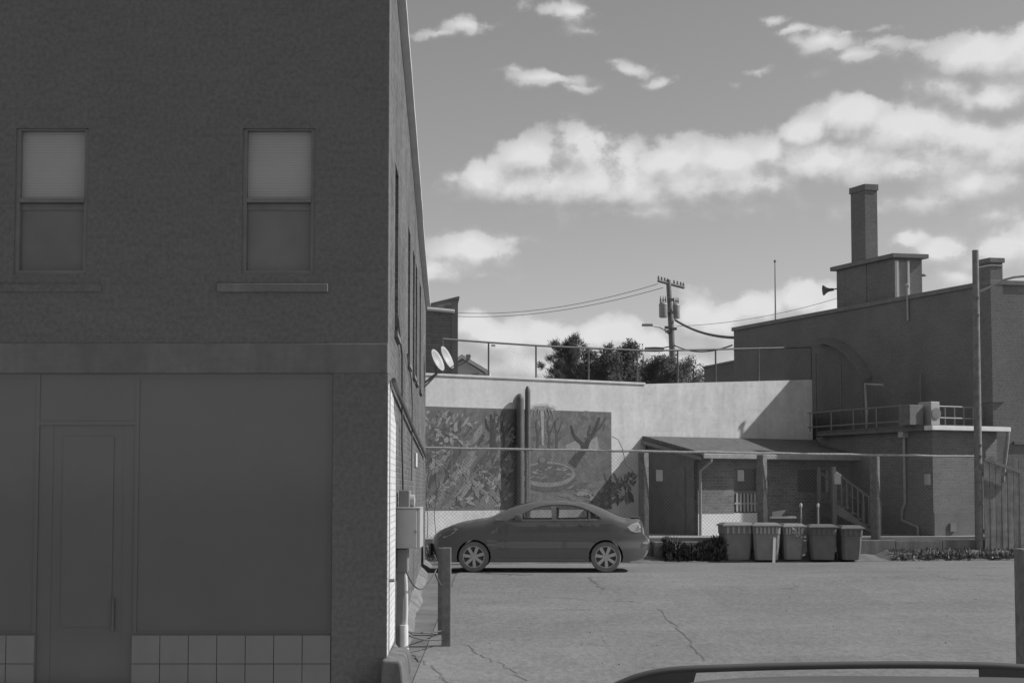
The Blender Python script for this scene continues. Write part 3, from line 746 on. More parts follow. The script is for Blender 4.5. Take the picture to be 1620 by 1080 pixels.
def make_car(root, top, tail, sill, wheels, wr, arch, windows, W, belt, tumble, shield, rearglass, paint, nose, crown):
    L = max(q[0] for q in top + tail)
    topc = catmull(top, 4); tailc = catmull(tail, 3)
    under = []
    x = tailc[-1][0]
    for (wx, wz) in sorted(wheels, reverse=True):
        a0 = math.asin(max(-1, min(1, (sill - wz) / arch)))
        under.append((wx + arch * math.cos(a0), sill))
        for k in range(1, 12):
            t = a0 + (math.pi - 2 * a0) * k / 12; under.append((wx + arch * math.cos(t), wz + arch * math.sin(t)))
        under.append((wx - arch * math.cos(a0), sill))
    loop = topc[:-1] + tailc[:-1] + [tailc[-1]] + under + [nose]
    loop = dens(loop, .06, True)
    def topz(x):
        best = None
        for (a, b2) in zip(topc, topc[1:]):
            if a[0] <= x <= b2[0]: best = a[1] + (b2[1] - a[1]) * (x - a[0]) / max(1e-6, b2[0] - a[0])
        return best if best is not None else topc[-1][1]
    def hw(x, z):
        w_ = W
        if x < .75: w_ -= .22 * W * ((.75 - x) / .75) ** 2.2
        if x > L - .8: w_ -= .17 * W * ((x - L + .8) / .8) ** 2.2
        if z > belt: w_ -= (z - belt) * tumble
        if z < .42: w_ -= (.42 - z) * .10
        w_ -= .025 * max(0.0, 1 - abs(z - .62) / .10) * .6
        dd = topz(min(max(x, topc[0][0]), topc[-1][0])) - z
        dd = max(dd, 0.0)
        if dd < .14: w_ -= .09 * (1 - dd / .14) ** 2
        return w_
    # side panels
    pts = [Vector(q) for q in loop]; nl = len(pts)
    edges = [(i, (i + 1) % nl) for i in range(nl)]
    wl = [dens(catmull(w_ + [w_[0]], 3)[:-1] if False else w_, .05, True) for w_ in windows]
    for w_ in wl:
        b = len(pts); pts += [Vector(q) for q in w_]; edges += [(b + i, b + (i + 1) % len(w_)) for i in range(len(w_))]
    gx = .0
    while gx < L:
        gz = .12
        while gz < 1.8:
            if pip(gx, gz, loop) and all(math.hypot(gx - q.x, gz - q.y) > .035 for q in pts[:]) : pts.append(Vector((gx, gz)))
            gz += .07
        gx += .085
    vs, es, fs, *_ = delaunay_2d_cdt(pts, edges, [], 0, 1e-5)
    mb = MB()
    def addside(sg):
        b = len(mb.v); mb.v += [(q.x, sg * hw(q.x, q.y), q.y) for q in vs]
        for f in fs:
            cx = sum(vs[i].x for i in f) / 3; cz = sum(vs[i].y for i in f) / 3
            if pip(cx, cz, loop) and not any(pip(cx, cz, w_) for w_ in wl): mb.face([b + i for i in f])
    addside(1); addside(-1)
    # wrap between the two sides
    NV = 10
    def wrap(x, z, v):
        w_ = hw(x, z); k = 1 - v * v
        cr = crown * min(1.0, max(0.0, (z - .5) / .5))
        bx = 0.0
        if x < .35: bx = -.16 * (1 - x / .35)
        if x > L - .3: bx = .10 * (1 - (L - x) / .3)
        if z < sill + .02: cr = 0
        return (x + bx * k, v * w_, z + cr * k)
    ws = MB(); rw = MB(); wa = MB()
    for i in range(nl):
        a, b2 = loop[i], loop[(i + 1) % nl]; mx, mz = (a[0] + b2[0]) / 2, (a[1] + b2[1]) / 2
        tgt = mb
        if mz > belt - .06 and shield[0] < mx < shield[1] and mz > topz(mx) - .03: tgt = ws
        if mz > belt - .06 and rearglass[0] < mx < rearglass[1] and mz > topz(mx) - .03: tgt = rw
        if any(abs(math.hypot(mx - wx, mz - wz) - arch) < .02 for wx, wz in wheels) and mz > sill + .005: tgt = wa
        for k in range(NV):
            v0 = -1 + 2 * k / NV; v1 = -1 + 2 * (k + 1) / NV
            tt = mb if (tgt in (ws, rw) and k in (0, NV - 1)) else tgt
            tt.poly([wrap(*a, v0), wrap(*a, v1), wrap(*b2, v1), wrap(*b2, v0)])
    def finish(m_, name, mat, parent):
        o = m_.build(name, mat, parent, fix=False)
        bm = bmesh.new(); bm.from_mesh(o.data); bmesh.ops.remove_doubles(bm, verts=bm.verts, dist=.003); bmesh.ops.recalc_face_normals(bm, faces=bm.faces); bm.to_mesh(o.data); bm.free()
        o.data.shade_smooth(); o.data.set_sharp_from_angle(angle=R(38)); return o
    body = finish(mb, 'body', paint, root)
    finish(ws, 'windshield', M['carglass'], root); finish(rw, 'rear_window', M['carglass'], root)
    finish(wa, 'wheel_arch', M['tyre'], root)
    for w_ in wl:
        for sg in (1, -1):
            q = MB(); vv = [Vector(a) for a in w_]; ed = [(i, (i + 1) % len(w_)) for i in range(len(w_))]
            v2, e2, f2, *_ = delaunay_2d_cdt(vv, ed, [], 1, 1e-5)
            q.v = [(a.x, sg * (hw(a.x, a.y) - .006), a.y) for a in v2]
            for f in f2: q.face(list(f))
            q.build('side_window', M['carglass'], root, fix=False, smooth=True)
    # wheels
    for (wx, wz) in wheels:
        for sg in (1, -1):
            y_ = sg * (W - .115)
            ty = MB().lathe([(wr * .70, -.10), (wr * .93, -.105), (wr * .985, -.085), (wr, -.05), (wr, .05), (wr * .985, .085), (wr * .93, .105), (wr * .70, .10)], (wx, y_, wz), 36, 'y')
            wh = ty.build('wheel', M['tyre'], root, smooth=True)
            rm = MB(); yo = y_ + sg * .085; rr = wr * .715
            rm.lathe([(rr, y_ * 0 - .0), (rr, sg * .015), (rr * .93, sg * .015), (rr * .90, -sg * .02), (rr * .90, -sg * .12)], (wx, yo, wz), 36, 'y')
            rm.lathe([(0.001, sg * .0), (rr * .2, sg * .0), (rr * .24, -sg * .02)], (wx, yo, wz), 20, 'y')
            for k in range(7):
                t = 2 * math.pi * k / 7 + .3; u_ = Vector((math.cos(t), 0, math.sin(t))); n_ = Vector((-math.sin(t), 0, math.cos(t))); c = Vector((wx, yo, wz))
                a0 = c + u_ * rr * .16; a1 = c + u_ * rr * .94
                rm.prism([a0 - n_ * .026, a1 - n_ * .034, a1 + n_ * .034, a0 + n_ * .026], (0, -sg * .03, 0))
            rm.build('rim', M['rim'], wh, smooth=True, sharp=30)
            dsk = MB().lathe([(.001, 0), (rr * .9, 0)], (wx, y_ + sg * .0, wz), 24, 'y'); dsk.build('brake_disc', M['blackplastic'], wh)
    return body, hw, topz

# ------------------------------------------------------------------ the parked saloon
cc = at(683, 905, 28.6)
carp = (at(685, 900, 28.4).x, 28.4, -.0)
car = thing('parked_car', 'dark four-door saloon car parked side-on in front of the mural', 'car', carp, R(-2.0)); car.scale = (.972, .972, .972)
top = [(.10, .50), (.12, .66), (.19, .775), (.36, .885), (.63, .965), (.95, 1.02), (1.18, 1.055), (1.44, 1.175), (1.70, 1.285), (1.95, 1.355), (2.2, 1.39), (2.58, 1.40), (2.95, 1.38), (3.19, 1.335), (3.5, 1.22), (3.82, 1.08), (3.98, 1.055), (4.14, 1.05)]
tail = [(4.14, 1.05), (4.20, .98), (4.235, .86), (4.25, .75), (4.31, .66), (4.325, .52), (4.29, .36), (4.22, .27), (4.10, .235)]
wins_ = [[(1.70, 1.045), (1.90, 1.16), (2.12, 1.262), (2.30, 1.308), (2.42, 1.318), (2.44, 1.05)],
         [(2.53, 1.05), (2.52, 1.32), (2.75, 1.317), (2.98, 1.282), (3.16, 1.21), (3.16, 1.06)],
         [(3.20, 1.063), (3.20, 1.19), (3.30, 1.135), (3.40, 1.07), (3.37, 1.063)]]
body, hw, tz_ = make_car(car, top, tail, .20, [(.885, .305), (3.505, .305)], .305, .342, wins_, .865, 1.03, .58, (1.22, 1.98), (3.14, 3.74), M['carpaint'], (.16, .24), .028)
W_ = lambda x, z, o=.0: -(hw(x, z) + o)
for sg in (-1, 1):
    f_ = lambda x, z, o=0.0: sg * (hw(x, z) + o)
    # seams, sill strip, handles, mirrors, lamps
    sm = MB()
    for xs in (1.52, 2.49, 3.30):
        pts = [(xs + (.03 * math.sin(k)), .30 + k * .075) for k in range(11)] if xs != 3.30 else [(3.17 - .12 * (k / 10) ** 2 + .06, .62 + .044 * k) for k in range(11)]
        sm.tube([(a, f_(a, b2, .001), b2) for a, b2 in pts], .0035, 4)
    sm.build('door_seam', M['blackplastic'], car)
    for P_ in ([(2.445, 1.05), (2.425, 1.32), (2.517, 1.322), (2.527, 1.05)], [(3.163, 1.06), (3.163, 1.207), (3.197, 1.19), (3.197, 1.062)]):
        pm = MB(); pm.poly([(a, f_(a, b2, .005), b2) for a, b2 in P_]); pm.build('pillar_trim', M['railblack'], car, fix=False)
    MB().tube([(a, f_(a, b2, .004), b2) for a, b2 in catmull([(1.66, 1.04), (1.90, 1.172), (2.12, 1.274), (2.32, 1.322), (2.52, 1.332), (2.75, 1.329), (2.98, 1.294), (3.18, 1.214), (3.32, 1.135), (3.42, 1.062)], 3)], .011, 5).build('window_trim', M['railblack'], car, smooth=True)
    bl = MB(); bl.tube([(a, f_(a, 1.035, .003), 1.035) for a in [1.62 + .09 * k for k in range(20)]], .010, 6); bl.build('belt_trim', M['blackplastic'], car, smooth=True)
    MB().tube([(a, f_(a, .245, .004), .245) for a in [1.30 + .09 * k for k in range(21)]], .022, 8).build('sill_trim', M['blackplastic'], car, smooth=True)
    for xh in (2.26, 3.08):
        MB().obox((xh, f_(xh, .93, .016), .93), .095, .016, .017).build('door_handle', M['carpaint'], car, bevel=.008)
    MB().obox((1.78, f_(1.78, 1.07, .09), 1.085), .075, .10, .062).build('wing_mirror', M['carpaint'], car, bevel=.03, smooth=True)
    hl = MB()
    P_ = [(.14, .66), (.20, .735), (.34, .82), (.52, .875), (.58, .86), (.46, .75), (.30, .68)]
    hl.poly([(a, f_(a, b2, .007), b2) for a, b2 in P_]); hl.build('headlamp', M['lens'], car, fix=False)
    P_ = [(3.93, .90), (4.02, .96), (4.14, .985), (4.185, .95), (4.20, .86), (4.20, .80), (4.10, .79), (4.0, .82)]
    tl = MB(); tl.poly([(a, f_(a, b2, .010), b2) for a, b2 in P_]); to = tl.build('tail_lamp', M['lens'], car, fix=False)
    MB().lathe([(.001, -.05), (.03, -.04), (.045, 0), (.03, .04), (.001, .05)], (4.16, f_(4.16, .87, -.015), .885), 14).build('reflector', M['chrome'], to, smooth=True)  # rounded chrome bead added on the lamp to catch a sun glint
MB().lathe([(.001, -.07), (.03, -.05), (.04, 0), (.03, .05), (.001, .07)], (4.285, -hw(4.285, .585) - .0, .585), 14, 'x').build('bumper_glint_bead', M['chrome'], car, smooth=True)  # added chrome bead, shaped to give a sun glint at the bumper corner
MB().box(4.0, 4.20, -.55, .55, 1.07, 1.095).build('boot_lip', M['carpaint'], car, bevel=.01)
MB().obox((-.035, 0, .42), .02, .34, .13).build('grille', M['blackplastic'], car, bevel=.01)
MB().box(.4, 4.0, -.62, .62, .19, .25).build('floor_pan', M['seat'], car)
MB().box(1.30, 1.66, -.62, .62, .82, 1.0).build('dashboard', M['seat'], car, bevel=.04)
for xs, hs in ((2.28, True), (3.02, False)):
    for ys_ in (-.36, .36):
        st = MB().prism([(xs, ys_ - .23, .5), (xs + .14, ys_ - .23, .5), (xs + .30, ys_ - .23, 1.12), (xs + .17, ys_ - .23, 1.12)], (0, .46, 0)).build('seat', M['seat'], car, bevel=.03)
        MB().obox((xs + .25, ys_, 1.19), .05, .13, .08).build('headrest', M['seat'], st, bevel=.03)

# ------------------------------------------------------------------ estate car close to the camera, only its roof shows
sz = ground_z(5.0)
suv = thing('parked_estate_car', 'black car roof with raised roof rail at the bottom of the picture', 'car', (-1.40, 4.72, sz), 0.0)
top2 = [(.08, .62), (.12, .80), (.25, .93), (.6, 1.02), (1.0, 1.08), (1.25, 1.12), (1.6, 1.38), (1.9, 1.55), (2.2, 1.60), (2.8, 1.605), (3.4, 1.59), (3.9, 1.54), (4.15, 1.48), (4.40, 1.2), (4.48, 1.02)]
tail2 = [(4.48, 1.02), (4.54, .85), (4.58, .66), (4.58, .5), (4.5, .33), (4.35, .29)]
wins2 = [[(1.62, 1.13), (1.86, 1.36), (2.02, 1.45), (2.35, 1.49), (2.37, 1.13)], [(2.45, 1.13), (2.45, 1.49), (3.2, 1.47), (3.22, 1.13)], [(3.3, 1.13), (3.3, 1.46), (3.85, 1.40), (4.0, 1.13)]]
body2, hw2, tz2 = make_car(suv, top2, tail2, .27, [(.9, .34), (3.6, .34)], .34, .41, wins2, .90, 1.10, .42, (1.3, 1.92), (4.12, 4.42), M['suvpaint'], (.14, .3), .10)
rail_line = [(952, 1096), (975, 1084), (1010, 1070), (1060, 1060), (1130, 1056.5), (1250, 1053), (1400, 1051), (1540, 1052), (1620, 1056), (1760, 1068), (1830, 1090)]
rail_pts = [at(a, b2, 5.43) - suv.location for a, b2 in rail_line]
rail_sm = []
for (q0, q1, q2, q3) in zip([rail_pts[0]] + rail_pts, rail_pts, rail_pts[1:], rail_pts[2:] + [rail_pts[-1]]):
    for k in range(4):
        t = k / 4; rail_sm.append(.5 * (2 * q1 + (q2 - q0) * t + (2 * q0 - 5 * q1 + 4 * q2 - q3) * t * t + (3 * q1 - q0 - 3 * q2 + q3) * t ** 3))
for sg in (1, -1):
    ro = MB().tube([Vector((q.x, sg * .71, q.z)) for q in rail_sm], .0145, 10).build('roof_rail', M['railblack'], suv, smooth=True)
    rzz = lambda x: min(rail_sm, key=lambda q: abs(q.x - x)).z
    for (xa, xb, sl_) in ((1.84, 2.10, .03), (3.17, 3.50, .0), (3.66, 3.82, -.02)):
        MB().prism([(xa, sg * .71 - .011, 1.55), (xb + sl_ * 0 - .03, sg * .71 - .011, 1.55), (xb, sg * .71 - .011, rzz(xb)), ((xa + xb) / 2, sg * .71 - .011, rzz((xa + xb) / 2)), (xa, sg * .71 - .011, rzz(xa))], (0, .022, 0)).build('rail_foot', M['railblack'], ro)

# ------------------------------------------------------------------ concrete wall with the mural
mang = math.atan2(.485, .875)
w0 = at(672, 700, 33.0)
MF = Frame(w0.x, w0.y, mang)
S1 = MF.hit(1020, 650)[0]; S2 = MF.hit(1287, 650)[0]
cw = thing('concrete_wall', 'tall pale concrete retaining wall carrying the painted mural', 'wall', (w0.x, w0.y, 0), mang)
MB().prism([(-3.5, 0, -.2), (S1, 0, -.2), (S1, 0, 4.24), (-3.5, 0, 4.24)], (0, .35, 0)).build('wall', M['concrete'], cw)
MB().box(-3.5, S1 + .01, -.03, .37, 4.244, 4.30).build('coping', M['concrete'], cw, bevel=.01)
cw2 = thing('concrete_wall', 'pale concrete wall above the shed roof, half crossed by a diagonal shadow', 'wall', (w0.x, w0.y, 0), mang)
ztr = MF.hit(1283, 600)[1]
MB().prism([(S1 + .012, .05, -.2), (S2, .05, -.2), (S2, .05, ztr), (S1 + .012, .05, 4.27)], (0, .33, 0)).build('wall', M['concrete2'], cw2)
# raised ground behind the wall
b0, b1 = MF.world(-3.5, .4, 0), MF.world(S2, .4, 0)
up_ = MB(); pl = [(b0.x, b0.y), (b1.x, b1.y), (9.5, 48), (60, 75), (60, 900), (-300, 900), (-300, 40)]
up_.prism([(x, y, -.3) for x, y in pl], (0, 0, 4.2)); struct(up_.build('upper_ground', M['earth']))

# the mural: flat paint in layers on the wall
x0, zt_ = MF.hit(660, 640); x1, _ = MF.hit(967, 655); zt_ = MF.hit(820, 647)[1]; zb_ = MF.hit(700, 807)[1]
mu = thing('mural', 'painted garden mural with flowers, trees and a fountain on the concrete wall', 'mural', (w0.x, w0.y, 0), mang)
MB().box(x0, x1, -.004, -.0005, zb_, zt_).build('painted_ground', M['muralbase'], mu, fix=True)
def mp(px, py, y=-.006): s_, z = MF.hit(px, py); return (s_, y, z)
def blob(mb, pts, y, g): mb.cur = g; mb.poly([mp(a, b2, y) for a, b2 in pts])
def curve_strip(mb, pts, w0_, w1_, y, g):
    mb.cur = g; pts = catmull(pts, 5); n_ = len(pts)
    L_, R_ = [], []
    for i, (x, z) in enumerate(pts):
        a = pts[max(i - 1, 0)]; b2 = pts[min(i + 1, n_ - 1)]; dx_, dz_ = b2[0] - a[0], b2[1] - a[1]; l_ = math.hypot(dx_, dz_) or 1
        wd = w0_ + (w1_ - w0_) * i / (n_ - 1); L_.append((x - dz_ / l_ * wd, z + dx_ / l_ * wd)); R_.append((x + dz_ / l_ * wd, z - dx_ / l_ * wd))
    for i in range(n_ - 1): mb.poly([mp(*q, y) for q in (L_[i], L_[i + 1], R_[i + 1], R_[i])])
def leaf(mb, x, z, ln, wd, ang, y, g, bend=.0):
    mb.cur = g; pts = []
    ca, sa = math.cos(ang), math.sin(ang); prof = [(0, .15), (.2, .7), (.45, 1), (.75, .6), (1, 0)]
    l_ = [(t, h) for t, h in prof] + [(t, -h) for t, h in prof[::-1][1:]]
    for t, h in l_:
        u_, v_ = t * ln, h * wd + bend * ln * t * t
        pts.append((x + u_ * ca + v_ * sa, z - u_ * sa + v_ * ca))
    mb.poly([mp(*q, y) for q in pts])
fol = MB(); r2 = random.Random(3)
# background sky/park tones in the middle
for k in range(60):
    x, z = r2.uniform(745, 960), r2.uniform(655, 705); leaf(fol, x, z, r2.uniform(6, 16), r2.uniform(2, 5), r2.uniform(0, 6.3), -.005 - k * 1e-5, r2.choice([.12, .16, .20, .14]))
for k in range(120):   # long blades on the left
    x, z = r2.uniform(664, 812), r2.uniform(690, 804); ln = r2.uniform(22, 66); ln = min(ln, (z - 648) * .8)
    a = r2.uniform(.75, 1.5)
    if x + ln * math.cos(a) > 820: continue
    leaf(fol, x, z, ln, r2.uniform(2.6, 6.5), a, -.006 - k * 1e-5, r2.choice([.09, .11, .15, .20, .24, .10]), r2.uniform(-.12, .12))
for k in range(70):
    x, z = r2.uniform(664, 745), r2.uniform(655, 700); leaf(fol, x, z, min(r2.uniform(8, 26), (z - 648)), r2.uniform(2, 4.5), r2.uniform(.5, 1.9), -.0078 - k * 1e-5, r2.choice([.11, .15, .24, .30]), r2.uniform(-.15, .15))
for k in range(620):   # small brush strokes, clustered
    if k % 12 == 0: bx, bz = (r2.uniform(664, 815), r2.uniform(652, 806)) if r2.random() < .75 else (r2.uniform(838, 966), r2.uniform(655, 806)); bg_ = r2.choice([.10, .12, .15, .20, .26, .32]) if bx < 815 else r2.choice([.11, .13, .16, .19, .22])
    x, z = bx + r2.gauss(0, 7), bz + r2.gauss(0, 7)
    if not (662 < x < 964 and 656 < z < 804): continue
    leaf(fol, x, z, r2.uniform(3, 9), r2.uniform(.6, 1.8), r2.uniform(0, 6.28), -.0086 - k * 5e-7, bg_ * r2.uniform(.8, 1.2), r2.uniform(-.4, .4))
fo = fol.build('painted_leaves', M['muralpaint'], mu, fix=False); fo['kind'] = 'stuff'
tr_ = MB()
curve_strip(tr_, [(780, 712), (779, 690), (779, 672), (776, 655)], 6, 1.2, -.010, .075)
curve_strip(tr_, [(779, 682), (771, 676), (768, 662)], 3, .8, -.0101, .075)
curve_strip(tr_, [(780, 680), (787, 670), (790, 658)], 3, .8, -.0102, .075)
curve_strip(tr_, [(784, 684), (782, 664), (784, 652)], 2, .8, -.0103, .09)
tr_.build('painted_tree', M['muralpaint'], mu, fix=False)
tr_ = MB()
curve_strip(tr_, [(905, 735), (914, 722), (924, 710), (931, 696), (941, 680), (948, 660)], 7, 1.5, -.010, .075)
curve_strip(tr_, [(926, 707), (916, 698), (908, 688), (903, 672)], 4, 1, -.0101, .075)
curve_strip(tr_, [(933, 695), (931, 684), (934, 672)], 2.5, .8, -.0102, .09)
curve_strip(tr_, [(940, 684), (950, 674), (958, 660)], 2, .6, -.0103, .09)
tr_.build('painted_tree', M['muralpaint'], mu, fix=False)
for (xa, xb) in ((796, 653), (868, 655), (880, 660), (850, 662)):
    tr_ = MB(); curve_strip(tr_, [(xa, 708), (xa + 1, 690), (xa - 2, 670), (xa + 3, xb)], 2, .6, -.0096, .11); curve_strip(tr_, [(xa, 690), (xa + 5, 678), (xa + 9, 666)], 1.3, .5, -.0097, .11)
    tr_.build('painted_tree', M['muralpaint'], mu, fix=False)
jet = MB()
curve_strip(jet, [(858, 704), (858, 680), (857.5, 660), (857, 644)], 1.4, 3.2, -.0112, .34)
for sg in (-1, 1):
    for q in (5, 10, 15): curve_strip(jet, [(857 + sg, 650), (857 + sg * q * .6, 642 + q * .1), (857 + sg * q, 645 + q * .25), (857 + sg * q * 1.25, 652 + q * .6)], 1.6, .5, -.0113 - q * 1e-5, .28)
curve_strip(jet, [(838, 645), (850, 641), (866, 641), (880, 646)], 2.2, 2.2, -.0111, .50)
jet.build('painted_water_jet', M['muralpaint'], mu, fix=False)
ft = MB()
def ell(mb, cx, cy, rx, ry, y, gg, a0=0, a1=6.2832, n_=36, rin=None):
    mb.cur = gg
    pts = [(cx + rx * math.cos(a0 + (a1 - a0) * k / n_), cy + ry * math.sin(a0 + (a1 - a0) * k / n_)) for k in range(n_)]
    mb.poly([mp(*q, y) for q in pts])
ell(ft, 866, 755, 45, 22, -.0100, .12); ell(ft, 866, 750, 44, 20, -.0103, .24); ell(ft, 866, 748, 39, 15, -.0106, .13)
for k in range(26): leaf(ft, r2.uniform(836, 895), r2.uniform(740, 757), r2.uniform(5, 12), r2.uniform(.8, 2), r2.uniform(-.4, .4), -.0108 - k * 1e-5, r2.choice([.2, .26, .16]))
ell(ft, 858, 733, 7, 12, -.0114, .12); ell(ft, 858, 727, 5, 5, -.0117, .19)
ft.build('painted_fountain', M['muralpaint'], mu, fix=False)
hs = MB(); hs.cur = .28; hs.poly([mp(*q, -.0099) for q in ((895, 712), (895, 704), (910, 697), (918, 704), (918, 712))]); hs.build('painted_house', M['muralpaint'], mu, fix=False); hs = MB(); hs.cur = .30; hs.poly([mp(*q, -.00992) for q in ((930, 712), (932, 698), (944, 690), (948, 712))])
hs.build('painted_house', M['muralpaint'], mu, fix=False)
gp = MB()
for k in range(24): leaf(gp, r2.uniform(870, 955), r2.uniform(768, 792), r2.uniform(15, 34), r2.uniform(2, 5), r2.uniform(-.2, .35), -.0095 - k * 1e-5, r2.choice([.13, .2, .25, .17]))
gp.build('painted_path', M['muralpaint'], mu, fix=False)
def flower(cx, cy, rr, y):
    mb = MB()
    for k in range(9):
        a = k * 2.1 + r2.uniform(-.3, .3); leaf(mb, cx + r2.gauss(0, 2), cy + r2.gauss(0, 2), rr * r2.uniform(.4, 1.15), rr * r2.uniform(.12, .3), a, y - k * 2e-5, r2.choice([.16, .19, .23, .28]), r2.uniform(-.5, .5))
    mb.cur = .12; leaf(mb, cx - 1, cy, 3, 1.5, 0, y - 2e-4, .12)
    mb.build('painted_flower', M['muralpaint'], mu, fix=False)
for (cx, cy, rr) in ((690, 735, 11), (700, 772, 12), (686, 790, 10), (735, 790, 14), (755, 770, 15), (742, 755, 10), (772, 782, 12), (790, 760, 12), (797, 745, 9), (800, 782, 10), (715, 690, 11), (736, 700, 10), (748, 668, 8), (680, 665, 9), (697, 655, 8), (718, 760, 10), (760, 742, 8), (672, 752, 8), (790, 794, 9), (938, 782, 9), (955, 778, 10), (972, 772, 10), (985, 765, 8), (962, 792, 10), (945, 796, 8), (978, 788, 8), (995, 752, 7)):
    flower(cx, cy, rr * 1.25, -.0122 - rr * 1e-5)
# flowers and leaves that spill past the right edge of the painting
sp = MB()
for k in range(26): leaf(sp, r2.uniform(962, 1003), r2.uniform(762, 800), r2.uniform(8, 24), r2.uniform(1.5, 3), r2.uniform(.4, 2.2), -.0105 - k * 2e-5, r2.choice([.12, .17, .24]))
sp.build('painted_leaves', M['muralpaint'], mu, fix=False)

# vent pipes in front of the mural
def vent(label, px0, px1, ptop, rad_y, dome):
    a, zt2 = MF.hit(px0, ptop, -rad_y); b2, _ = MF.hit(px1, ptop, -rad_y); rr = (b2 - a) / 2; c = (a + b2) / 2
    q = MF.world(c, -rad_y, 0)
    o = thing('vent_pipe', label, 'pipe', (q.x, q.y, 0), mang)
    prof = [(rr, -.1), (rr, zt2 - dome)] + [(max(.002, rr * math.cos(t)), zt2 - dome + dome * math.sin(t)) for t in (.3, .6, .9, 1.2, 1.5)]
    MB().lathe(prof, (0, 0, 0), 20).build('pipe', M['stack'], o, smooth=True)
    for z in (1.2, 2.6):
        MB().box(-rr - .02, rr + .02, -.02, rad_y - .015, z, z + .04).build('strap', M['darkmetal'], o)
    return o
vent('thicker vent pipe with rounded top standing against the mural', 817.5, 828, 623, .15, .14)
vent('thinner taller vent pipe with pointed top standing against the mural', 831, 838.5, 610, .12, .16)

# fence on top of the concrete wall
uf = thing('wall_top_fence', 'low chain link fence along the top of the concrete wall', 'fence', (w0.x, w0.y, 4.3), mang)
def wallz(s_): return 4.30 if s_ <= S1 else 4.27 + (ztr - 4.27) * (s_ - S1) / (S2 - S1)
rail_px = [(700, 536), (773, 541.5), (848, 546.5), (931, 550.5), (1008, 554), (1072, 554), (1132, 552.5), (1200, 551), (1283, 549)]
rp_ = []
for (a, b2) in rail_px:
    s_, z = MF.hit(a, b2, .18); rp_.append((s_, .18, z - 4.3))
MB().tube(rp_, .024, 8).build('top_rail', M['fencedark'], uf, smooth=True)
for (s_, y, z) in rp_:
    MB().tube([(s_, y, wallz(s_) - 4.3 - .02), (s_, y, z - .01)], .022, 8).build('post', M['fencedark'], uf, smooth=True)
def link_mesh(mb, x0_, x1_, bot, topf, y, pitch, r):
    """two families of straight diagonal wires clipped between bottom and top lines"""
    def line(xs, sg):
        # z = bot + sg*(x-xs)
        pts = []
        n_ = 8
        zb2, zt2 = bot(xs), topf(xs); xe = xs + sg * (zt2 - zb2)
        a = Vector((xs, y, zb2)); b_2 = Vector((xe, y, zt2))
        lo, hi = min(xs, xe), max(xs, xe)
        t0, t1 = 0.0, 1.0
        if abs(xe - xs) > 1e-6:
            ts = sorted(((x0_ - xs) / (xe - xs), (x1_ - xs) / (xe - xs))); t0, t1 = max(0, ts[0]), min(1, ts[1])
        if t1 - t0 < .02: return
        p_, q_ = a.lerp(b_2, t0), a.lerp(b_2, t1)
        dn = Vector((0, 1, 0)); sd = (q_ - p_).normalized().cross(dn)
        o1, o2, o3 = sd * r, (-sd * .5 + dn * .87) * r, (-sd * .5 - dn * .87) * r
        b = len(mb.v); mb.v += [tuple(p_ + k) for k in (o1, o2, o3)] + [tuple(q_ + k) for k in (o1, o2, o3)]
        for i in range(3): mb.face([b + i, b + (i + 1) % 3, b + 3 + (i + 1) % 3, b + 3 + i])
    H_ = 2.6; xs = x0_ - H_
    while xs < x1_ + H_:
        line(xs, 1); line(xs, -1); xs += pitch
um = MB(); rz_ = lambda x: max(.3, (rp_[0][2] if x <= rp_[0][0] else next((a[2] + (b2[2] - a[2]) * (x - a[0]) / (b2[0] - a[0]) for a, b2 in zip(rp_, rp_[1:]) if x <= b2[0]), rp_[-1][2])))
link_mesh(um, rp_[0][0], rp_[-1][0], lambda x: wallz(x) - 4.3, rz_, .20, .075, .0014)
mo = um.build('chain_link', M['fencedark'], uf, fix=False); mo['kind'] = 'stuff'
sgn = MF.hit(780, 546.5, .17); MB().box(sgn[0] - .05, sgn[0] + .05, .15, .165, sgn[1] - .025 - 4.3, sgn[1] + .025 - 4.3).build('tag', M['darkmetal'], uf)

# ------------------------------------------------------------------ shed under a lean-to roof
OVH = 2.5; FR = 2.15
sh = thing('lean_to_shed', 'low brick shed with lean-to shingle roof against the concrete wall', 'shed', (w0.x, w0.y, .5), mang)
SX0, SX1 = S1 + .05, S1 + 6.0
zr = MF.hit(1030, 690)[1] - .5; ze = 2.46 - .5
rfm = MB().prism([(SX0 - .12, .03, zr), (SX0 - .12, -OVH, ze), (SX0 - .12, -OVH, ze - .09), (SX0 - .12, .03, zr - .10)], (SX1 - SX0 + .12, 0, 0))
rfo = rfm.build('roof', M['shingle'], sh)
cnt = 0
sl = math.hypot(OVH, zr - ze); nrow = 14
for r_ in range(nrow):   # shingle courses
    t0, t1 = r_ / nrow, (r_ + 1) / nrow; y0, y1 = -.0 - OVH * t0, -OVH * t1; za, zb2 = zr + (ze - zr) * t0, zr + (ze - zr) * t1
    MB().prism([(SX0 - .12, y0, za + .004), (SX0 - .12, y1 - .01, zb2 + .016), (SX0 - .12, y1 - .01, zb2 + .004), (SX0 - .12, y0, za + .001)], (SX1 - SX0 + .12, 0, 0)).build('shingle_course', M['shingle'], rfo)
MB().box(SX0 - .12, SX1, -OVH - .07, -OVH - .012, ze - .13, ze - .01).build('gutter', M['galv'], sh, bevel=.012)
MB().prism([(SX0 - .14, .0, zr - .10), (SX0 - .14, -OVH, ze - .09), (SX0 - .14, -OVH, ze - .17), (SX0 - .14, .0, zr - .19)], (-.03, 0, 0)).build('barge_board', M['boxdark'], sh)
MB().box(SX0 - .12, SX1, -OVH + .05, -FR + .01, ze - .15, ze - .12).build('soffit', M['dark'], sh)
fy = -FR
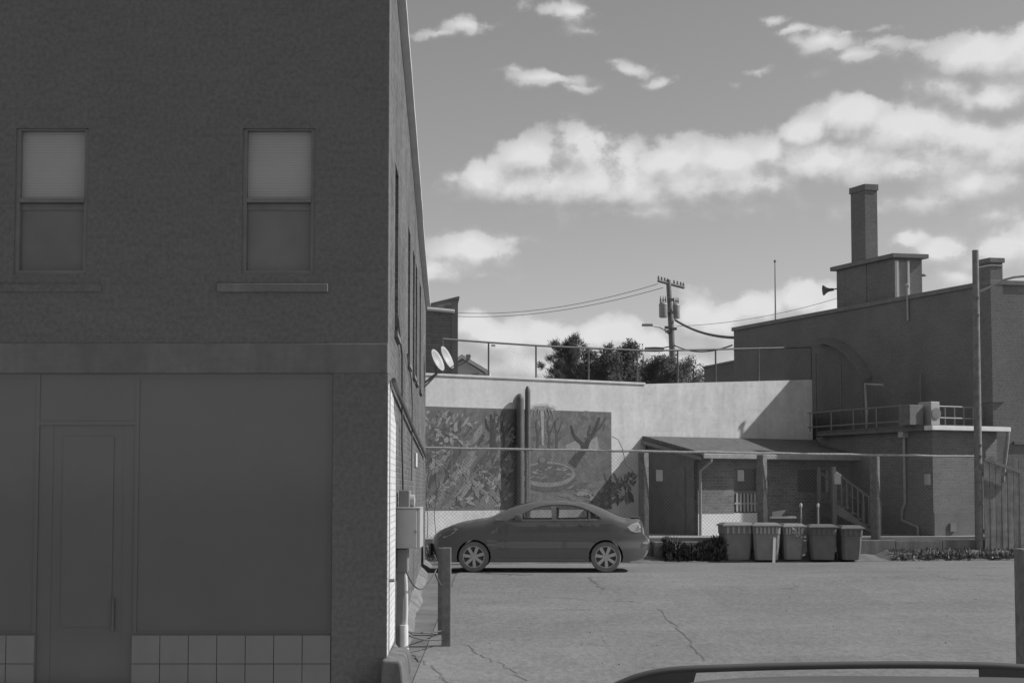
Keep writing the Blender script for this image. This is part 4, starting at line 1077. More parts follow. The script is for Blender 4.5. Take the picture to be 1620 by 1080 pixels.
us = [SX0, *[MF.hit(q, 780, fy)[0] for q in (1161, 1200)], *[MF.hit(q, 780, fy)[0] for q in (1262, 1312)], SX1]
zz = lambda py, px=1200: MF.hit(px, py, fy)[1] - .5
rows = [-.1, zz(810), zz(778), zz(742)]
mb = wall_grid(us, rows, lambda u: ze - .05, {(1, 1), (1, 2), (3, 2)}, lambda u, z, d: (u, fy + d, z), .15)
mb.build('front_wall', M['shed'], sh)
MB().prism([(SX0, fy + .001, -.1), (SX0, .0, -.1), (SX0, .0, zr - .12), (SX0, fy + .001, ze - .12)], (.15, 0, 0)).build('end_wall', M['dark'], sh)
MB().box(SX0 - .001, us[1] - .02, fy - .012, fy - .001, -.1, zz(812)).build('painted_base', M['white'], sh)
MB().box(us[1] - .018, us[2] + .05, fy - .012, fy - .001, -.1, zz(811)).build('painted_base', M['white'], sh)
wd = MB(); a, b2 = us[1], us[2]
wd.box(a, a + .04, fy + .03, fy + .08, rows[1], rows[3]).box(b2 - .04, b2, fy + .03, fy + .08, rows[1], rows[3]).box(a + .04, b2 - .04, fy + .03, fy + .08, rows[2] - .03, rows[2] + .03)
wo_ = wd.build('window', M['dark'], sh)
MB().box(a, b2, fy + .10, fy + .12, rows[1], rows[3]).build('pane', M['shopglass'], wo_)
for k in range(6):
    xx = a + .05 + (b2 - a - .1) * (k + .5) / 6; MB().box(xx - .03, xx + .03, fy + .005, fy + .025, rows[1] + .02, rows[2] - .03).build('slat', M['boxgrey'], wo_)
MB().box(a + .02, b2 - .02, fy - .002, fy + .004, rows[1] + .2, rows[1] + .24).build('slat_rail', M['boxgrey'], wo_)
a, b2 = us[3], us[4]
w2 = MB().box(a, b2, fy + .08, fy + .10, rows[2], rows[3]).build('window', M['shopglass'], sh)
MB().box(b2 - .06, b2, fy + .03, fy + .078, rows[2], rows[3]).build('frame', M['boxgrey'], w2)
# door in the end wall
ex = lambda px, py: None
MB().box(SX0 - .03, SX0 - .002, -1.65, -.75, -.05, 1.62).build('door', M['dark'], sh, bevel=.005)
# downpipe
q0 = MF.hit(1102, 720, fy - .1)
MB().tube([(SX0 + .12, -OVH - .03, ze - .13), (SX0 + .12, -OVH - .03, ze - .2), (SX0 + .03, fy - .07, ze - .42), (SX0 + .02, fy - .07, -.05)], .035, 10).build('downpipe', M['galv'], sh, smooth=True)

# slab, low retaining wall and soil in front
FANG = math.atan2(33.0 - 31.2, at(1553, 722, 33.0).x - at(668, 708, 31.2).x)
f0_ = at(668, 708, 31.2); FF = Frame(f0_.x, f0_.y, FANG)
LEN = FF.hit(1553, 722)[0]
ptl = MB(); X_R = 11.6
ptl.prism([(FF.world(-.3, .37, 0).x, FF.world(-.3, .37, 0).y, -.1), (FF.world(LEN, .37, 0).x, FF.world(LEN, .37, 0).y, -.1), (13.5, 33.6, -.1), (13.5, 38.0, -.1), (MF.world(S2, -.02, 0).x, MF.world(S2, -.02, 0).y, -.1), (MF.world(0, -.02, 0).x, MF.world(0, -.02, 0).y, -.1)], (0, 0, .60))
struct(ptl.build('walkway', M['slab']))
lw = thing('low_wall', 'low concrete wall along the back of the parking lot', 'wall', (f0_.x, f0_.y, 0), FANG)
xl = FF.hit(1030, 850)[0]
nseg = 7
for k in range(nseg):
    a = xl + (LEN - xl) * k / nseg; b2 = xl + (LEN - xl) * (k + 1) / nseg
    MB().box(a + .006, b2 - .006, -.28 + rnd.uniform(-.01, .01), .35, -.1, .44 + rnd.uniform(-.012, .012)).build('block', M['kerb'], lw, bevel=.012)
MB().box(-.3, xl - .006, -.1, .3, -.1, .36).build('block', M['kerb'], lw, bevel=.012)
bank = MB(); nb_ = 60; prev = None
for k in range(nb_ + 1):
    x = -.3 + (LEN + 2.8) * k / nb_; w_ = FF.world(x, 0, 0)
    hgt = .05 + .05 * rnd.random() + (.10 if x > FF.hit(1390, 850)[0] else 0)
    yl = -.285
    sec = [FF.world(x, yl, hgt + .05), FF.world(x, yl - .25, hgt), FF.world(x, yl - .45 - .1 * rnd.random(), .004)]
    sec[2].y = min(sec[2].y, 33); 
    if prev:
        for i in range(2): bank.poly([prev[i], sec[i], sec[i + 1], prev[i + 1]])
    prev = sec
struct(bank.build('soil_bank', M['earth'], fix=False, smooth=False))

# ------------------------------------------------------------------ lower chain link fence
cf = thing('chain_link_fence', 'tall chain link fence with timber posts along the back of the lot', 'fence', (f0_.x, f0_.y, 0), FANG)
tzf = lambda x: FF.hit(668, 708)[1] + (FF.hit(1553, 722)[1] - FF.hit(668, 708)[1]) * x / LEN
MB().tube([(-.05 + (LEN + .05) * k / 24, 0, tzf(LEN * k / 24) + .006 * math.sin(k * 2.2)) for k in range(25)], .026, 8).build('top_rail', M['rail'], cf, smooth=True)
for px in (834, 1553):
    x = FF.hit(px, 780)[0]; MB().tube([(x, .03, .40), (x, .03, tzf(x) - .01)], .03, 10).build('post', M['galv'], cf, smooth=True)
for px in (1021, 1209.5, 1389):
    x = FF.hit(px, 780)[0]; mt = Matrix.Rotation(R(38), 3, 'Z'); h = tzf(x) - .03
    MB().obox((x, .17, (h + .30) / 2), .085, .085, (h - .30) / 2, mt).build('timber_post', M['wood'], cf, bevel=.01)
lm = MB(); link_mesh(lm, .0, LEN, lambda x: .47, tzf, -.028, .085, .0023)
mo = lm.build('chain_link', M['wire'], cf, fix=False); mo['kind'] = 'stuff'
# small plates on the fence
for (px, py, lab) in ((1043, 752, 'small grey plate on the fence nearest the parked car'), (1172, 752, 'small grey plate on the fence above the leftmost bin'), (1325, 757, 'small grey plate on the fence above the rightmost bin'), (1467, 758, 'small grey plate on the fence before the lit annex wall')):
    x, z = FF.hit(px, py, -.05); q = FF.world(x, -.045, z - .125)
    o = thing('fence_plate', lab, 'plate', q, FANG, 'plates hung on the chain link fence')
    MB().box(-.075, .075, -.006, .006, 0, .25).build('plate', M['sign'], o, bevel=.003)

# ------------------------------------------------------------------ wheeled bins
def make_bin(label, px, ybot, wpx, hpx, Y, mat, rot, flap, bars=5):
    sc = Y / F; w_ = wpx * sc * .92; h = hpx * sc; q = at(px, 884, Y); q.z = ground_z(Y)
    o = thing('wheeled_bin', label, 'bin', q, rot, 'wheeled bins lined up against the low wall')
    wb, wt = w_ * .40, w_ * .48; db, dt = .24, .30; hb = h * .90
    b = MB(); secs = []
    for (z, fx_, fy_) in ((.05, wb, db), (hb * .5, (wb + wt) / 2 + .004, (db + dt) / 2), (hb * .78, wt - .012, dt - .012), (hb * .79, wt, dt), (hb, wt + .005, dt + .005)):
        cr = .05; secs.append([(-fx_ + cr, -fy_, z), (fx_ - cr, -fy_, z), (fx_, -fy_ + cr, z), (fx_, fy_ - cr, z), (fx_ - cr, fy_, z), (-fx_ + cr, fy_, z), (-fx_, fy_ - cr, z), (-fx_, -fy_ + cr, z)])
    for s0, s1 in zip(secs, secs[1:]):
        for i in range(8): b.poly([s0[i], s0[(i + 1) % 8], s1[(i + 1) % 8], s1[i]])
    b.poly(secs[0][::-1]); body_ = b.build('body', mat, o)
    for k in range(bars):
        x = -wt * .72 + 2 * wt * .72 * k / (bars - 1); MB().box(x - .022, x + .022, -dt - .022, -dt - .002, hb * .80, hb * .985).build('rib', M['ribs'] if mat is not M['bin3'] else mat, body_)
    ld_ = MB(); lz = hb + .004; e = .03
    sec = [(-wt - e, -dt - e - .03), (wt + e, -dt - e - .03), (wt + e, dt + e), (-wt - e, dt + e)]
    ld_.v += [(x, y, lz) for x, y in sec] + [(x * .97, y * .97, lz + .03) for x, y in sec] + [(x * .72, y * .6, lz + .075) for x, y in sec]
    for a_ in (0, 4):
        for i in range(4): ld_.face([a_ + i, a_ + (i + 1) % 4, a_ + 4 + (i + 1) % 4, a_ + 4 + i])
    ld_.face([8, 9, 10, 11]); ld_.face([3, 2, 1, 0])
    ld_.build('lid', M['lid'] if mat is not M['bin3'] else mat, o, bevel=.006)
    MB().tube([(-wt * .8, dt + .07, hb - .03), (wt * .8, dt + .07, hb - .03)], .016, 8).build('handle', M['lid'], o, smooth=True)
    for sg in (-1, 1): MB().lathe([(.02, -.03), (.10, -.03), (.105, 0), (.10, .03), (.02, .03)], (sg * (wb + .015), db - .03, .105), 16, 'x').build('wheel', M['tyre'], o, smooth=True)
    return o
make_bin('leftmost wheeled bin, wide and dark with its lid shut', 1164, 884, 54, 62, 31.75, M['bin'], R(4), 0)
make_bin('second wheeled bin from the left, beside a pale upright strip', 1211, 884, 48, 62, 31.6, M['bin2'], R(-3), 0, 6)
make_bin('third wheeled bin from the left with a torn bag on its side', 1251, 884, 38, 60, 31.8, M['bin2'], R(5), 0, 6)
make_bin('fourth wheeled bin from the left, broad with a plain dark front', 1299, 884, 48, 59, 31.7, M['bin3'], R(-2), 0)
make_bin('rightmost wheeled bin, narrow with a sunlit lid edge', 1343, 884, 38, 57, 31.7, M['bin3'], R(3), 0, 4)
q = at(1226, 884, 31.2)
st_ = MB().prism([(q.x - .055, 31.2, ground_z(31)), (q.x + .005, 31.2, ground_z(31)), (q.x + .06, 31.34, .72), (q.x + .0, 31.34, .72)], (0, .02, 0)); tag(st_.build('pale_board', M['white']), 'pale narrow board leaning between the second and third bins', 'board')
bgm = MB(); c = at(1262, 846, 31.4)
for k in range(40):
    a = Vector((rnd.gauss(0, .05), rnd.gauss(0, .03), rnd.gauss(0, .09))); u_ = Vector((rnd.uniform(-.07, .07), rnd.uniform(-.03, .03), rnd.uniform(-.07, .07))); v_ = Vector((rnd.uniform(-.05, .05), rnd.uniform(-.03, .03), rnd.uniform(-.05, .05)))
    bgm.poly([c + a, c + a + u_, c + a + v_])
tag(bgm.build('torn_bag', M['sign'], fix=False), 'crumpled pale torn bag stuck to the third bin', 'bag')
for (px, lab) in ((1267, 'left thin pale stake standing behind the bins'), (1294, 'right thin pale stake standing behind the bins')):
    q = FF.hit(px, 799, .5); w_ = FF.world(q[0], .5, .5)
    o = thing('metal_stake', lab, 'stake', w_); MB().tube([(0, 0, -.1), (0, 0, q[1] - .5)], .022, 8).build('shaft', M['galv'], o, smooth=True)
    MB().lathe([(.001, .05), (.025, .04), (.035, .0), (.025, -.04), (.001, -.05)], (0, 0, q[1] - .5), 10).build('knob', M['white'], o, smooth=True)
qa = at(1218, 818, 32.2); qb = at(1259, 818, 32.2)
tag(MB().obox((qa + qb) / 2, (qb - qa).length / 2, .06, .022).build('plank', M['pvc'], bevel=.005), 'pale plank lying across behind the second and third bins', 'plank')
tag(MB().prism([at(1222, 818, 32.6), at(1235, 818, 32.6), at(1244, 806, 32.6), at(1222, 809, 32.6)], (0, .03, 0)).build('cardboard', M['pvc']), 'pale folded cardboard sheet standing behind the bins', 'cardboard')

# ------------------------------------------------------------------ brick mill with chimney
MANG = math.atan2(.42, .907)
nc = at(1570, 600, 34.9); BF = Frame(nc.x, nc.y, MANG); MH = at(1570, 443, 34.9).z
LW = None
for k in range(400):
    q = BF.world(0, k * .05, MH); 
    if 810 + F * q.x / q.y <= 1163: LW = k * .05; break
LW = LW or 11.5
ml = thing('brick_mill', 'long dark brick mill building with tall square chimney on its roof', 'building', (nc.x, nc.y, 0), MANG)
def prism_y(mb, pts, x0_, x1_): return mb.prism([(x0_, y, z) for y, z in pts], (x1_ - x0_, 0, 0))
MB().box(0, 14, 0, LW, -.2, MH - .12).build('wall', M['mill'], ml)
MB().box(-.05, 14.05, -.05, LW + .05, MH - .118, MH).build('coping', M['dark'], ml, bevel=.01)
# rooftop blocks: positions solved on planes of the building frame
def colx(px, y):        # local x on plane y=const
    return BF.hit(px, 450, y)[0]
def rowz(px, py, x=None, y=None): return BF.hit(px, py, y)[1]
def left_plane(px, py, x):   # hit on plane local x = const -> (y, z)
    d = at(px, py, 10.0) - Vector((0, 0, CAMZ)); c = Vector((0, 0, CAMZ)); k = (x + BF.t.dot(BF.o) - BF.t.dot(c)) / BF.t.dot(d); q = c + d * k
    return BF.b.dot(q - BF.o), q.z
# penthouse: left face on x=.25
px_ = .3
yA = left_plane(1321, 440, px_)[0]; yB, zB = left_plane(1412, 405, px_)
xw = BF.hit(1448, 430, yB)[0]; zP = left_plane(1412, 402, px_)[1]
ph = MB().box(px_, xw, yB, yA, MH - .02, zP - .12); pho = ph.build('penthouse', M['mill'], ml)
MB().box(px_ - .12, xw + .12, yB - .12, yA + .12, zP - .119, zP).build('roof_slab', M['dark'], pho, bevel=.01)
zst = BF.hit(1440, 462, yB)[1]
wx0, wx1 = BF.hit(1415, 440, yB)[0], BF.hit(1427, 440, yB)[0]
vo_ = MB().box(wx0, wx1, yB - .05, yB - .002, MH + .05, zP - .22).build('vent_door', M['boxdark'], pho)
for a in (wx0 - .05, wx1 + .0): MB().box(a, a + .05, yB - .09, yB - .003, MH + .03, zP - .2).build('pale_frame', M['pvc'], vo_)
MB().box(wx0 - .06, wx1 + .1, yB - .14, yB - .003, MH - .0, MH + .03).build('vent_sill', M['pvc'], vo_)
# stack: its near vertical edge at column 1365, left face back to 1342, right face to 1387
xs0 = px_ - .02
ys0 = left_plane(1366, 330, xs0)[0]; ys1 = left_plane(1343.5, 330, xs0)[0]; zs = left_plane(1365, 292, xs0)[1]
xs1 = BF.hit(1382, 330, ys0)[0]
sk = MB().box(xs0, xs1, ys0, ys1, MH - .02, zs - .18).build('chimney', M['mill'], ml)
MB().box(xs0 - .03, xs1 + .03, ys0 - .03, ys1 + .03, zs - .178, zs).build('chimney_cap', M['mill'], sk, bevel=.015)
# second chimney at the near corner
xa = -.03; yc0 = left_plane(1565.5, 430, xa)[0]; yc1 = left_plane(1548, 430, xa)[0]; zc = left_plane(1565, 408, xa)[1]; xb_ = BF.hit(1581, 430, yc0)[0]
c2 = MB().box(xa, xb_, -.04, yc1 - yc0, MH - .02 - 3, zc - .12).build('chimney', M['mill'], ml)
MB().box(xa - .04, xb_ + .04, -.08, yc1 - yc0 + .04, zc - .119, zc).build('chimney_cap', M['dark'], c2, bevel=.01)
MB().box(xa - .015, xb_ + .015, -.055, yc1 - yc0 + .015, zc - .20, zc - .17).build('chimney_band', M['pvc'], c2)
# corner quoin strip worn pale
MB().box(.02, .16, -.012, -.002, .3, at(1573, 575, 34.9).z).build('worn_corner', M['annex'], ml)
zl = at(1600, 702, 35.8).z; MB().box(.5, 6, -.05, -.002, zl - .04, zl + .04).build('ledge', M['stone'], ml)
def skew(o):     # shape skewed to an obtuse corner so the sun only grazes the end faces
    for ch in o.children:
        if ch.type == 'MESH':
            for v_ in ch.data.vertices: v_.co.y -= .25 * v_.co.x
            ch.data.update()
        skew(ch)
skew(ml)
# far-end eave and lower wing
ya, za_ = left_plane(1163, 540, 0.0)
ev = MB().prism([(-.02, LW - 1.2, za_ + .05), (-.02, LW + 2.4, za_ + .25), (-.02, LW + 2.4, za_ + .15), (-.02, LW - 1.2, za_ - .15)], (-.7, 0, 0))
ev = MB()
e0, e1 = at(1142, 544, 47.5), at(1163, 535, 46.5)
ev.prism([e0, at(1163, 535, 46.5), at(1166, 535, 46.0), at(1166, 549, 46.0), at(1150, 548, 47.3)], (.4, 1.6, 0)); ev.build('eave', M['dark'], ml, world=False).matrix_world = Matrix.Identity(4)
ev_o = ml.children[-1]; ev_o.parent = ml; ev_o.matrix_parent_inverse = (Matrix.Translation(ml.location) @ Matrix.Rotation(MANG, 4, 'Z')).inverted()
lwg = thing('low_wing', 'low dark flat-roofed wing behind the wall fence left of the mill', 'building', (at(1140, 600, 48).x, 48, 4.0))
a0, a1 = at(1114, 590, 48), at(1168, 590, 48)
MB().prism([(a0.x, 48, 3.9), (a1.x, 46.6, 3.9), (a1.x, 46.6, at(1166, 569, 46.6).z), (a0.x, 48, at(1114, 582, 48).z)], (.8, 4, 0)).build('wall', M['mill'], lwg, world=True)
MB().prism([(a0.x - .05, 47.95, at(1114, 582, 48).z), (a1.x, 46.55, at(1166, 569, 46.6).z), (a1.x, 46.55, at(1166, 566, 46.6).z), (a0.x - .05, 47.95, at(1114, 579.5, 48).z)], (.8, 4, 0)).build('roof_edge', M['boxdark'], lwg, world=True)
# stair canopy against the mill's shaded wall
cn = thing('stair_canopy', 'dark curved canopy over steps against the shaded mill wall', 'canopy', (nc.x, nc.y, 0), MANG)
cv = [(1285, 541), (1305, 541), (1322, 547), (1338, 560), (1352, 577), (1366, 602)]; prev = None; cm = MB()
for (a, b2) in cv:
    y, z = left_plane(a, b2, -.3); sec = [(-.3, y, z), (-.01, y, z + .12)]
    if prev: cm.prism([prev[0], sec[0], sec[1], prev[1]], (0, 0, -.05))
    prev = sec
cm.build('sheet', M['mill'], cn, smooth=False)
for (a, b2) in ((1290, 560), (1330, 575), (1364, 605)):
    y, z = left_plane(a, b2, -.28); MB().tube([(-.28, y, 2.6), (-.28, y, z)], .025, 8).build('upright', M['darkmetal'], cn)
# pipes on the mill wall
def mill_pipe(label, pts, r, x=-.55, mat='galv'):
    o = thing('wall_pipe', label, 'pipe', (nc.x, nc.y, 0), MANG)
    P3 = []
    for a, b2 in pts:
        y, z = left_plane(a, b2, x); P3.append((x, y, z))
    MB().tube(P3, r, 8).build('pipe', M[mat], o, smooth=True, sharp=60); return o
mill_pipe('grey vent pipe with horizontal arm right of the stair canopy', [(1397, 609), (1369, 607), (1371, 650), (1371, 690), (1367, 695), (1345, 707)], .035, -1.3)
mill_pipe('thin grey handrail running down beside the shed roof end', [(1292, 694), (1342, 691), (1342, 712)], .025, -1.8, 'galv')
mill_pipe('thin grey brace pipe sloping behind the fence rail', [(1295, 697), (1340, 712)], .02, -1.9, 'galv')
mill_pipe('thin grey conduit on the dark mill wall above the annex', [(1456, 590), (1457, 650)], .02, -.1, 'boxdark')
# annex
AO = at(1475, 700, 33.7); AF = Frame(AO.x, AO.y, MANG)
an = thing('brick_annex', 'low flat-roofed brick annex with one sunlit wall beside the tall pole', 'building', (AO.x, AO.y, .5), MANG)
za2 = AF.hit(1500, 680)[1] - .5; wA = AF.hit(1583, 700)[0]
MB().box(0, wA - .12, 0, 4.3, -.1, za2 - .02).build('wall', M['annex'], an)
MB().box(-.26, wA + .05, -.30, -.02, za2 - .018, za2 + .085).build('roof_edge', M['white'], an, bevel=.01)
MB().box(-.18, wA + .0, -.018, 4.2, za2 - .018, za2 + .085).build('shade_side_edge', M['shingle'], an)  # side of the roof edge in shade: dark colour stands in for the shade
MB().box(-.2, wA + .03, -.2, 4.2, za2 + .087, za2 + .11).build('roof', M['shingle'], an)
zb3 = AF.hit(1510, 810)[1] - .5
MB().box(.01, AF.hit(1545, 800)[0] + .1, -.02, -.002, -.05, zb3).build('painted_base', M['stone'], an)
MB().box(.45, .62, -.07, -.022, .10, .30).build('outlet_box', M['boxdark'], an)
pq = AF.hit(1563, 760, -.1)[0]
MB().tube([(wA + .0, -.26, za2 - .02), (wA - .02, -.24, za2 - .3), (wA - .04, -.1, za2 - 1.1), (wA - .04, -.1, -.1)], .045, 8).build('downpipe', M['galv'], an, smooth=True)
dpipe = thing('downpipe', 'grey downpipe with square hopper on the shaded annex wall', 'pipe', (AO.x, AO.y, .5), MANG)
def aleft(px, py, x):
    d = at(px, py, 10.0) - Vector((0, 0, CAMZ)); c = Vector((0, 0, CAMZ)); k = (x + AF.t.dot(AF.o) - AF.t.dot(c)) / AF.t.dot(d); q = c + d * k
    return AF.b.dot(q - AF.o), q.z - .5
y, z = aleft(1430, 690, -.06); MB().tube([(-.06, y, z), (-.06, y, .75), (-.06, y + .1, .6), (-.06, y + .12, .35), (-.06, y - .45, .2), (-.06, y - .45, -.1)], .035, 8).build('pipe', M['galv'], dpipe, smooth=True)
MB().obox((-.08, y, z + .06), .09, .09, .09).build('hopper', M['boxgrey'], dpipe, bevel=.01)
# things on the annex roof
ac = thing('roof_unit', 'pale grey air conditioning unit on the annex roof', 'air conditioner', AF.world(.15, .25, za2 + .62), MANG)
ux0, uz1 = AF.hit(1470, 632, .2); ux1, uz0 = AF.hit(1488, 668, .2)
MB().box(ux0 - .10, ux1 - .17, -.05, .40, 0.0, uz1 - (za2 + .66)).build('case', M['boxgrey'], ac, bevel=.015)
MB().lathe([(.001, 0), (.13, 0), (.14, -.02), (.001, -.025)], ((ux0 + ux1) / 2 - .12, -.052, .28), 18, 'y').build('fan_grille', M['darkmetal'], ac)
MB().box(ux0 - .62, ux0 - .2, .1, .5, 0, uz1 - (za2 + .74)).build('dark_case', M['mill'], ac, bevel=.015)
ldr = thing('roof_railing', 'grey ladder-like railing along the annex roof edge', 'railing', AF.world(0, .6, za2 + .62), MANG)
L0 = AF.hit(1362, 660, .6)[0]; L1 = AF.hit(1567, 660, .6)[0]
hz_ = AF.hit(1530, 644, .6)[1] - (za2 + .62); lz_ = AF.hit(1530, 662, .6)[1] - (za2 + .62)
for (x_0, x_1, nb2) in ((ux1 - .1, wA - .0, 6),):
    MB().tube([(x_0, 0, hz_), (x_1, 0, hz_)], .022, 8).build('top_rail', M['boxdark'], ldr)
    MB().tube([(x_0, 0, lz_), (x_1, 0, lz_)], .022, 8).build('bottom_rail', M['boxdark'], ldr)
    for k in range(nb2 + 1):
        x = x_0 + (x_1 - x_0) * k / nb2; MB().tube([(x, 0, 0), (x, 0, hz_ + .02)], .018, 8).build('baluster', M['boxdark'], ldr)
yl0 = aleft(1476, 660, -.1)[0]; yl1 = aleft(1362, 660, -.1)[0]
ldr2 = thing('roof_railing', 'dim railing receding along the shaded side of the annex roof', 'railing', AF.world(-.1, .8, za2 + .62), MANG)
for k in range(5): MB().tube([(0, .2 + k * .9, 0), (0, .2 + k * .9, .5)], .018, 6).build('baluster', M['boxdark'], ldr2)
for z in (.5, .12): MB().tube([(0, .2, z), (0, 3.9, z)], .02, 6).build('rail', M['boxdark'], ldr2)
# wooden steps beside the shed
stp = thing('wooden_steps', 'dim wooden steps with slatted handrails behind the chain link fence', 'steps', AF.world(-.55, 1.3, .5), R(8))
for k in range(6): MB().box(-1.1 + .17 * k, -.9 + .17 * k, 0, 1.0, .78 - .14 * k, .82 - .14 * k).build('tread', M['dark'], stp)
for y_ in (-.04, 1.02):
    MB().prism([(-1.2, y_, .55), (0, y_, -.42 + .35), (0, y_, -.05), (-1.2, y_, .85)], (0, .04, 0)).build('stringer', M['dark'], stp)
    MB().tube([(-1.15, y_, 1.55), (0, y_, .72)], .03, 6).build('handrail', M['dark'], stp)
    for k in range(9):
        x = -1.1 + 1.1 * k / 8; MB().box(x - .015, x + .015, y_ - .012, y_ + .012, .72 - .7 * (x + .02) - .65, .72 - .72 * x - .02).build('baluster', M['dark'], stp)
    for x in (-1.15, 0): MB().box(x - .045, x + .045, y_ - .04, y_ + .04, -.05, .82 - .72 * x).build('newel', M['dark'], stp)
# antenna, horn, vent stub
q = at(1227, 512, 43.5)
yA2, zA2 = left_plane(1227, 508, 1.0); o = thing('whip_antenna', 'thin whip antenna rising from the mill roof', 'antenna', BF.world(1.0, yA2, MH))
zt3 = left_plane(1227, 413, 1.0)[1]
MB().tube([(0, 0, -.05), (0, 0, zt3 - MH)], [.03, .018], 6).build('rod', M['boxgrey'], o); MB().lathe([(.001, .05), (.04, .03), (.04, -.03), (.001, -.05)], (0, 0, zt3 - MH), 8).build('tip', M['boxdark'], o)
yh, zh = left_plane(1318, 458, px_ - .02); o = thing('horn_speaker', 'dark horn loudspeaker on the far edge of the rooftop penthouse', 'loudspeaker', BF.world(px_ - .02, yA + .05, zh))
hn = MB(); prof = [(.03, 0), (.04, .12), (.07, .2), (.15, .30), (.155, .30)]
hn.lathe(prof, (0, 0, 0), 14, 'z'); h_ = hn.build('horn', M['darkmetal'], o, smooth=True); h_.rotation_euler = (0, R(-95), 0); sm = h_.modifiers.new('t', 'SOLIDIFY'); sm.thickness = .01
MB().tube([(.0, 0, 0), (.12, -.1, .02)], .02, 6).build('bracket', M['darkmetal'], o)
yv, zv = left_plane(1442, 478, .1); o = thing('vent_stub', 'slim vent pipe with cap below the penthouse corner', 'pipe', BF.world(-.03, yv, zv - .5))
MB().tube([(0, 0, 0), (0, 0, .5 + left_plane(1442, 452, .1)[1] - zv)], .03, 8).build('pipe', M['boxgrey'], o); MB().lathe([(.001, .06), (.06, .03), (.06, -.03), (.001, -.05)], (0, 0, .5 + left_plane(1442, 452, .1)[1] - zv), 10).build('cap', M['boxgrey'], o)
q = BF.hit(1470, 437, yB - .05); o = thing('roof_lamp', 'small dark bracket lamp on the edge of the penthouse', 'lamp', BF.world(xw + .05, yB, q[1]))
MB().tube([(0, 0, 0), (.12, -.02, .06), (.16, -.02, .02)], .018, 6).build('arm', M['darkmetal'], o); MB().lathe([(.02, .05), (.07, 0), (.07, -.02), (.001, -.03)], (.19, -.02, .0), 10).build('shade', M['darkmetal'], o)

# ------------------------------------------------------------------ bare pole and plank fence at right
pb = at(1549, 860, 32.7); o = thing('timber_pole', 'bare tall timber pole without crossarm at the right', 'pole', (pb.x, 32.7, .3))
pt = at(1543, 396, 32.7)
MB().tube([(0, 0, -.4), ((pt.x - pb.x) * .5, 0, 3.2), (pt.x - pb.x, 0, pt.z - .3)], [.095, .085, .072], 14).build('shaft', M['pole'], o, smooth=True)
for z in (2.1, 2.35, 2.6, 1.3, 5.6, 6.0): MB().obox((.03 + .01, -.085, z - .3), .02, .03, .03).build('bolt', M['darkmetal'], o)
ln = [(1551, 461), (1570, 452), (1587, 443), (1604, 438.5), (1625, 436.5), (1660, 437)]
la = thing('street_lamp_arm', 'thin curved metal arm reaching right from the bare pole', 'lamp arm', at(1551, 461, 32.6))
MB().tube([at(a, b2, 32.6 - i * .05) for i, (a, b2) in enumerate(ln)], .026, 8).build('arm', M['galv'], la, smooth=True, world=True)
MB().obox(at(1672, 438, 32.3), .2, .1, .05).build('lamp_head', M['galv'], la, world=True, bevel=.02)
pf = thing('plank_fence', 'weathered grey board fence of uneven upright planks at far right', 'fence', (at(1557, 860, 32.6).x, 32.6, .2), R(9))
for k in range(24):
    x = .02 + k * .145; hh = 2.08 - .03 * k * .3 + rnd.uniform(-.06, .06) - (.5 if k in (3,) else 0)
    MB().prism([(x, rnd.uniform(-.012, .012), -.2), (x + .135, 0, -.2), (x + .135, 0, hh), (x + .07, 0, hh + .05), (x, 0, hh)], (0, .02, 0)).build('plank', M['plank'], pf)
for z in (.4, 1.7): MB().box(0, 3.5, .022, .07, z, z + .09).build('rail', M['plank'], pf)
lb2 = MB().prism([(0, -.10, 2.05), (.9, -.10, 1.75), (.9, -.10, 1.83), (0, -.10, 2.13)], (0, .04, 0)); lb2.build('brace', M['plank'], pf)
q = on_ground(1602, 882); o = MB().obox((q.x + .05, min(q.y, 32.0), .16), .14, .14, .16, Matrix.Rotation(.4, 3, 'Z')).build('concrete_block', M['slab'], bevel=.02); tag(o, 'pale concrete block lying at the foot of the plank fence', 'block')

# ------------------------------------------------------------------ weeds, litter, shrub
def tuft_mesh(n_, xr, yr, zr_, ln, wd):
    mb = MB()
    for k in range(n_):
        x = rnd.uniform(*xr); y = rnd.uniform(*yr); a = rnd.uniform(0, 6.28); t = rnd.uniform(.2, 1.2); l_ = ln * rnd.uniform(.4, 1.2)
        b = FF.world(x, y, zr_(x, y)); d = Vector((math.cos(a) * math.sin(t), math.sin(a) * math.sin(t), math.cos(t))); s_ = Vector((-math.sin(a), math.cos(a), 0)) * wd * rnd.uniform(.5, 1.3)
        mb.poly([b - s_, b + s_, b + d * l_ * .6 + s_ * .8, b + d * l_, b + d * l_ * .6 - s_ * .8])
    return mb
xw0 = FF.hit(1395, 870)[0]
zf = lambda x, y: max(0.0, .15 + (y + .29) * .25)
stuff(tuft_mesh(2600, (xw0, LEN + .8), (-.75, -.28), zf, .16, .018).build('weeds', M['weed'], fix=False), 'low weeds and dead stalks growing before the low wall', 'weeds')
stuff(tuft_mesh(420, (xw0, LEN + .8), (-.8, -.3), lambda x, y: zf(x, y) + .03, .07, .028).build('leaf_litter', M['litter'], fix=False), 'scattered pale dead leaves along the foot of the low wall', 'leaf litter')
x_a, x_b = FF.hit(1042, 860)[0], FF.hit(1138, 860)[0]
stuff(tuft_mesh(2600, (x_a, x_b), (-.70, -.25), lambda x, y: rnd.random() ** 1.3 * (.40 + .1 * math.sin(x * 5)), .15, .022).build('shrubs', M['leaf'], fix=False), 'dark low shrubs between the parked car and the bins', 'shrubs')
stuff(tuft_mesh(500, (-.2, .8), (-.6, .1), lambda x, y: rnd.random() * .25, .30, .008).build('dead_stalks', M['weed'], fix=False), 'dry stalks at the left end of the chain link fence', 'weeds')
vn = MB()
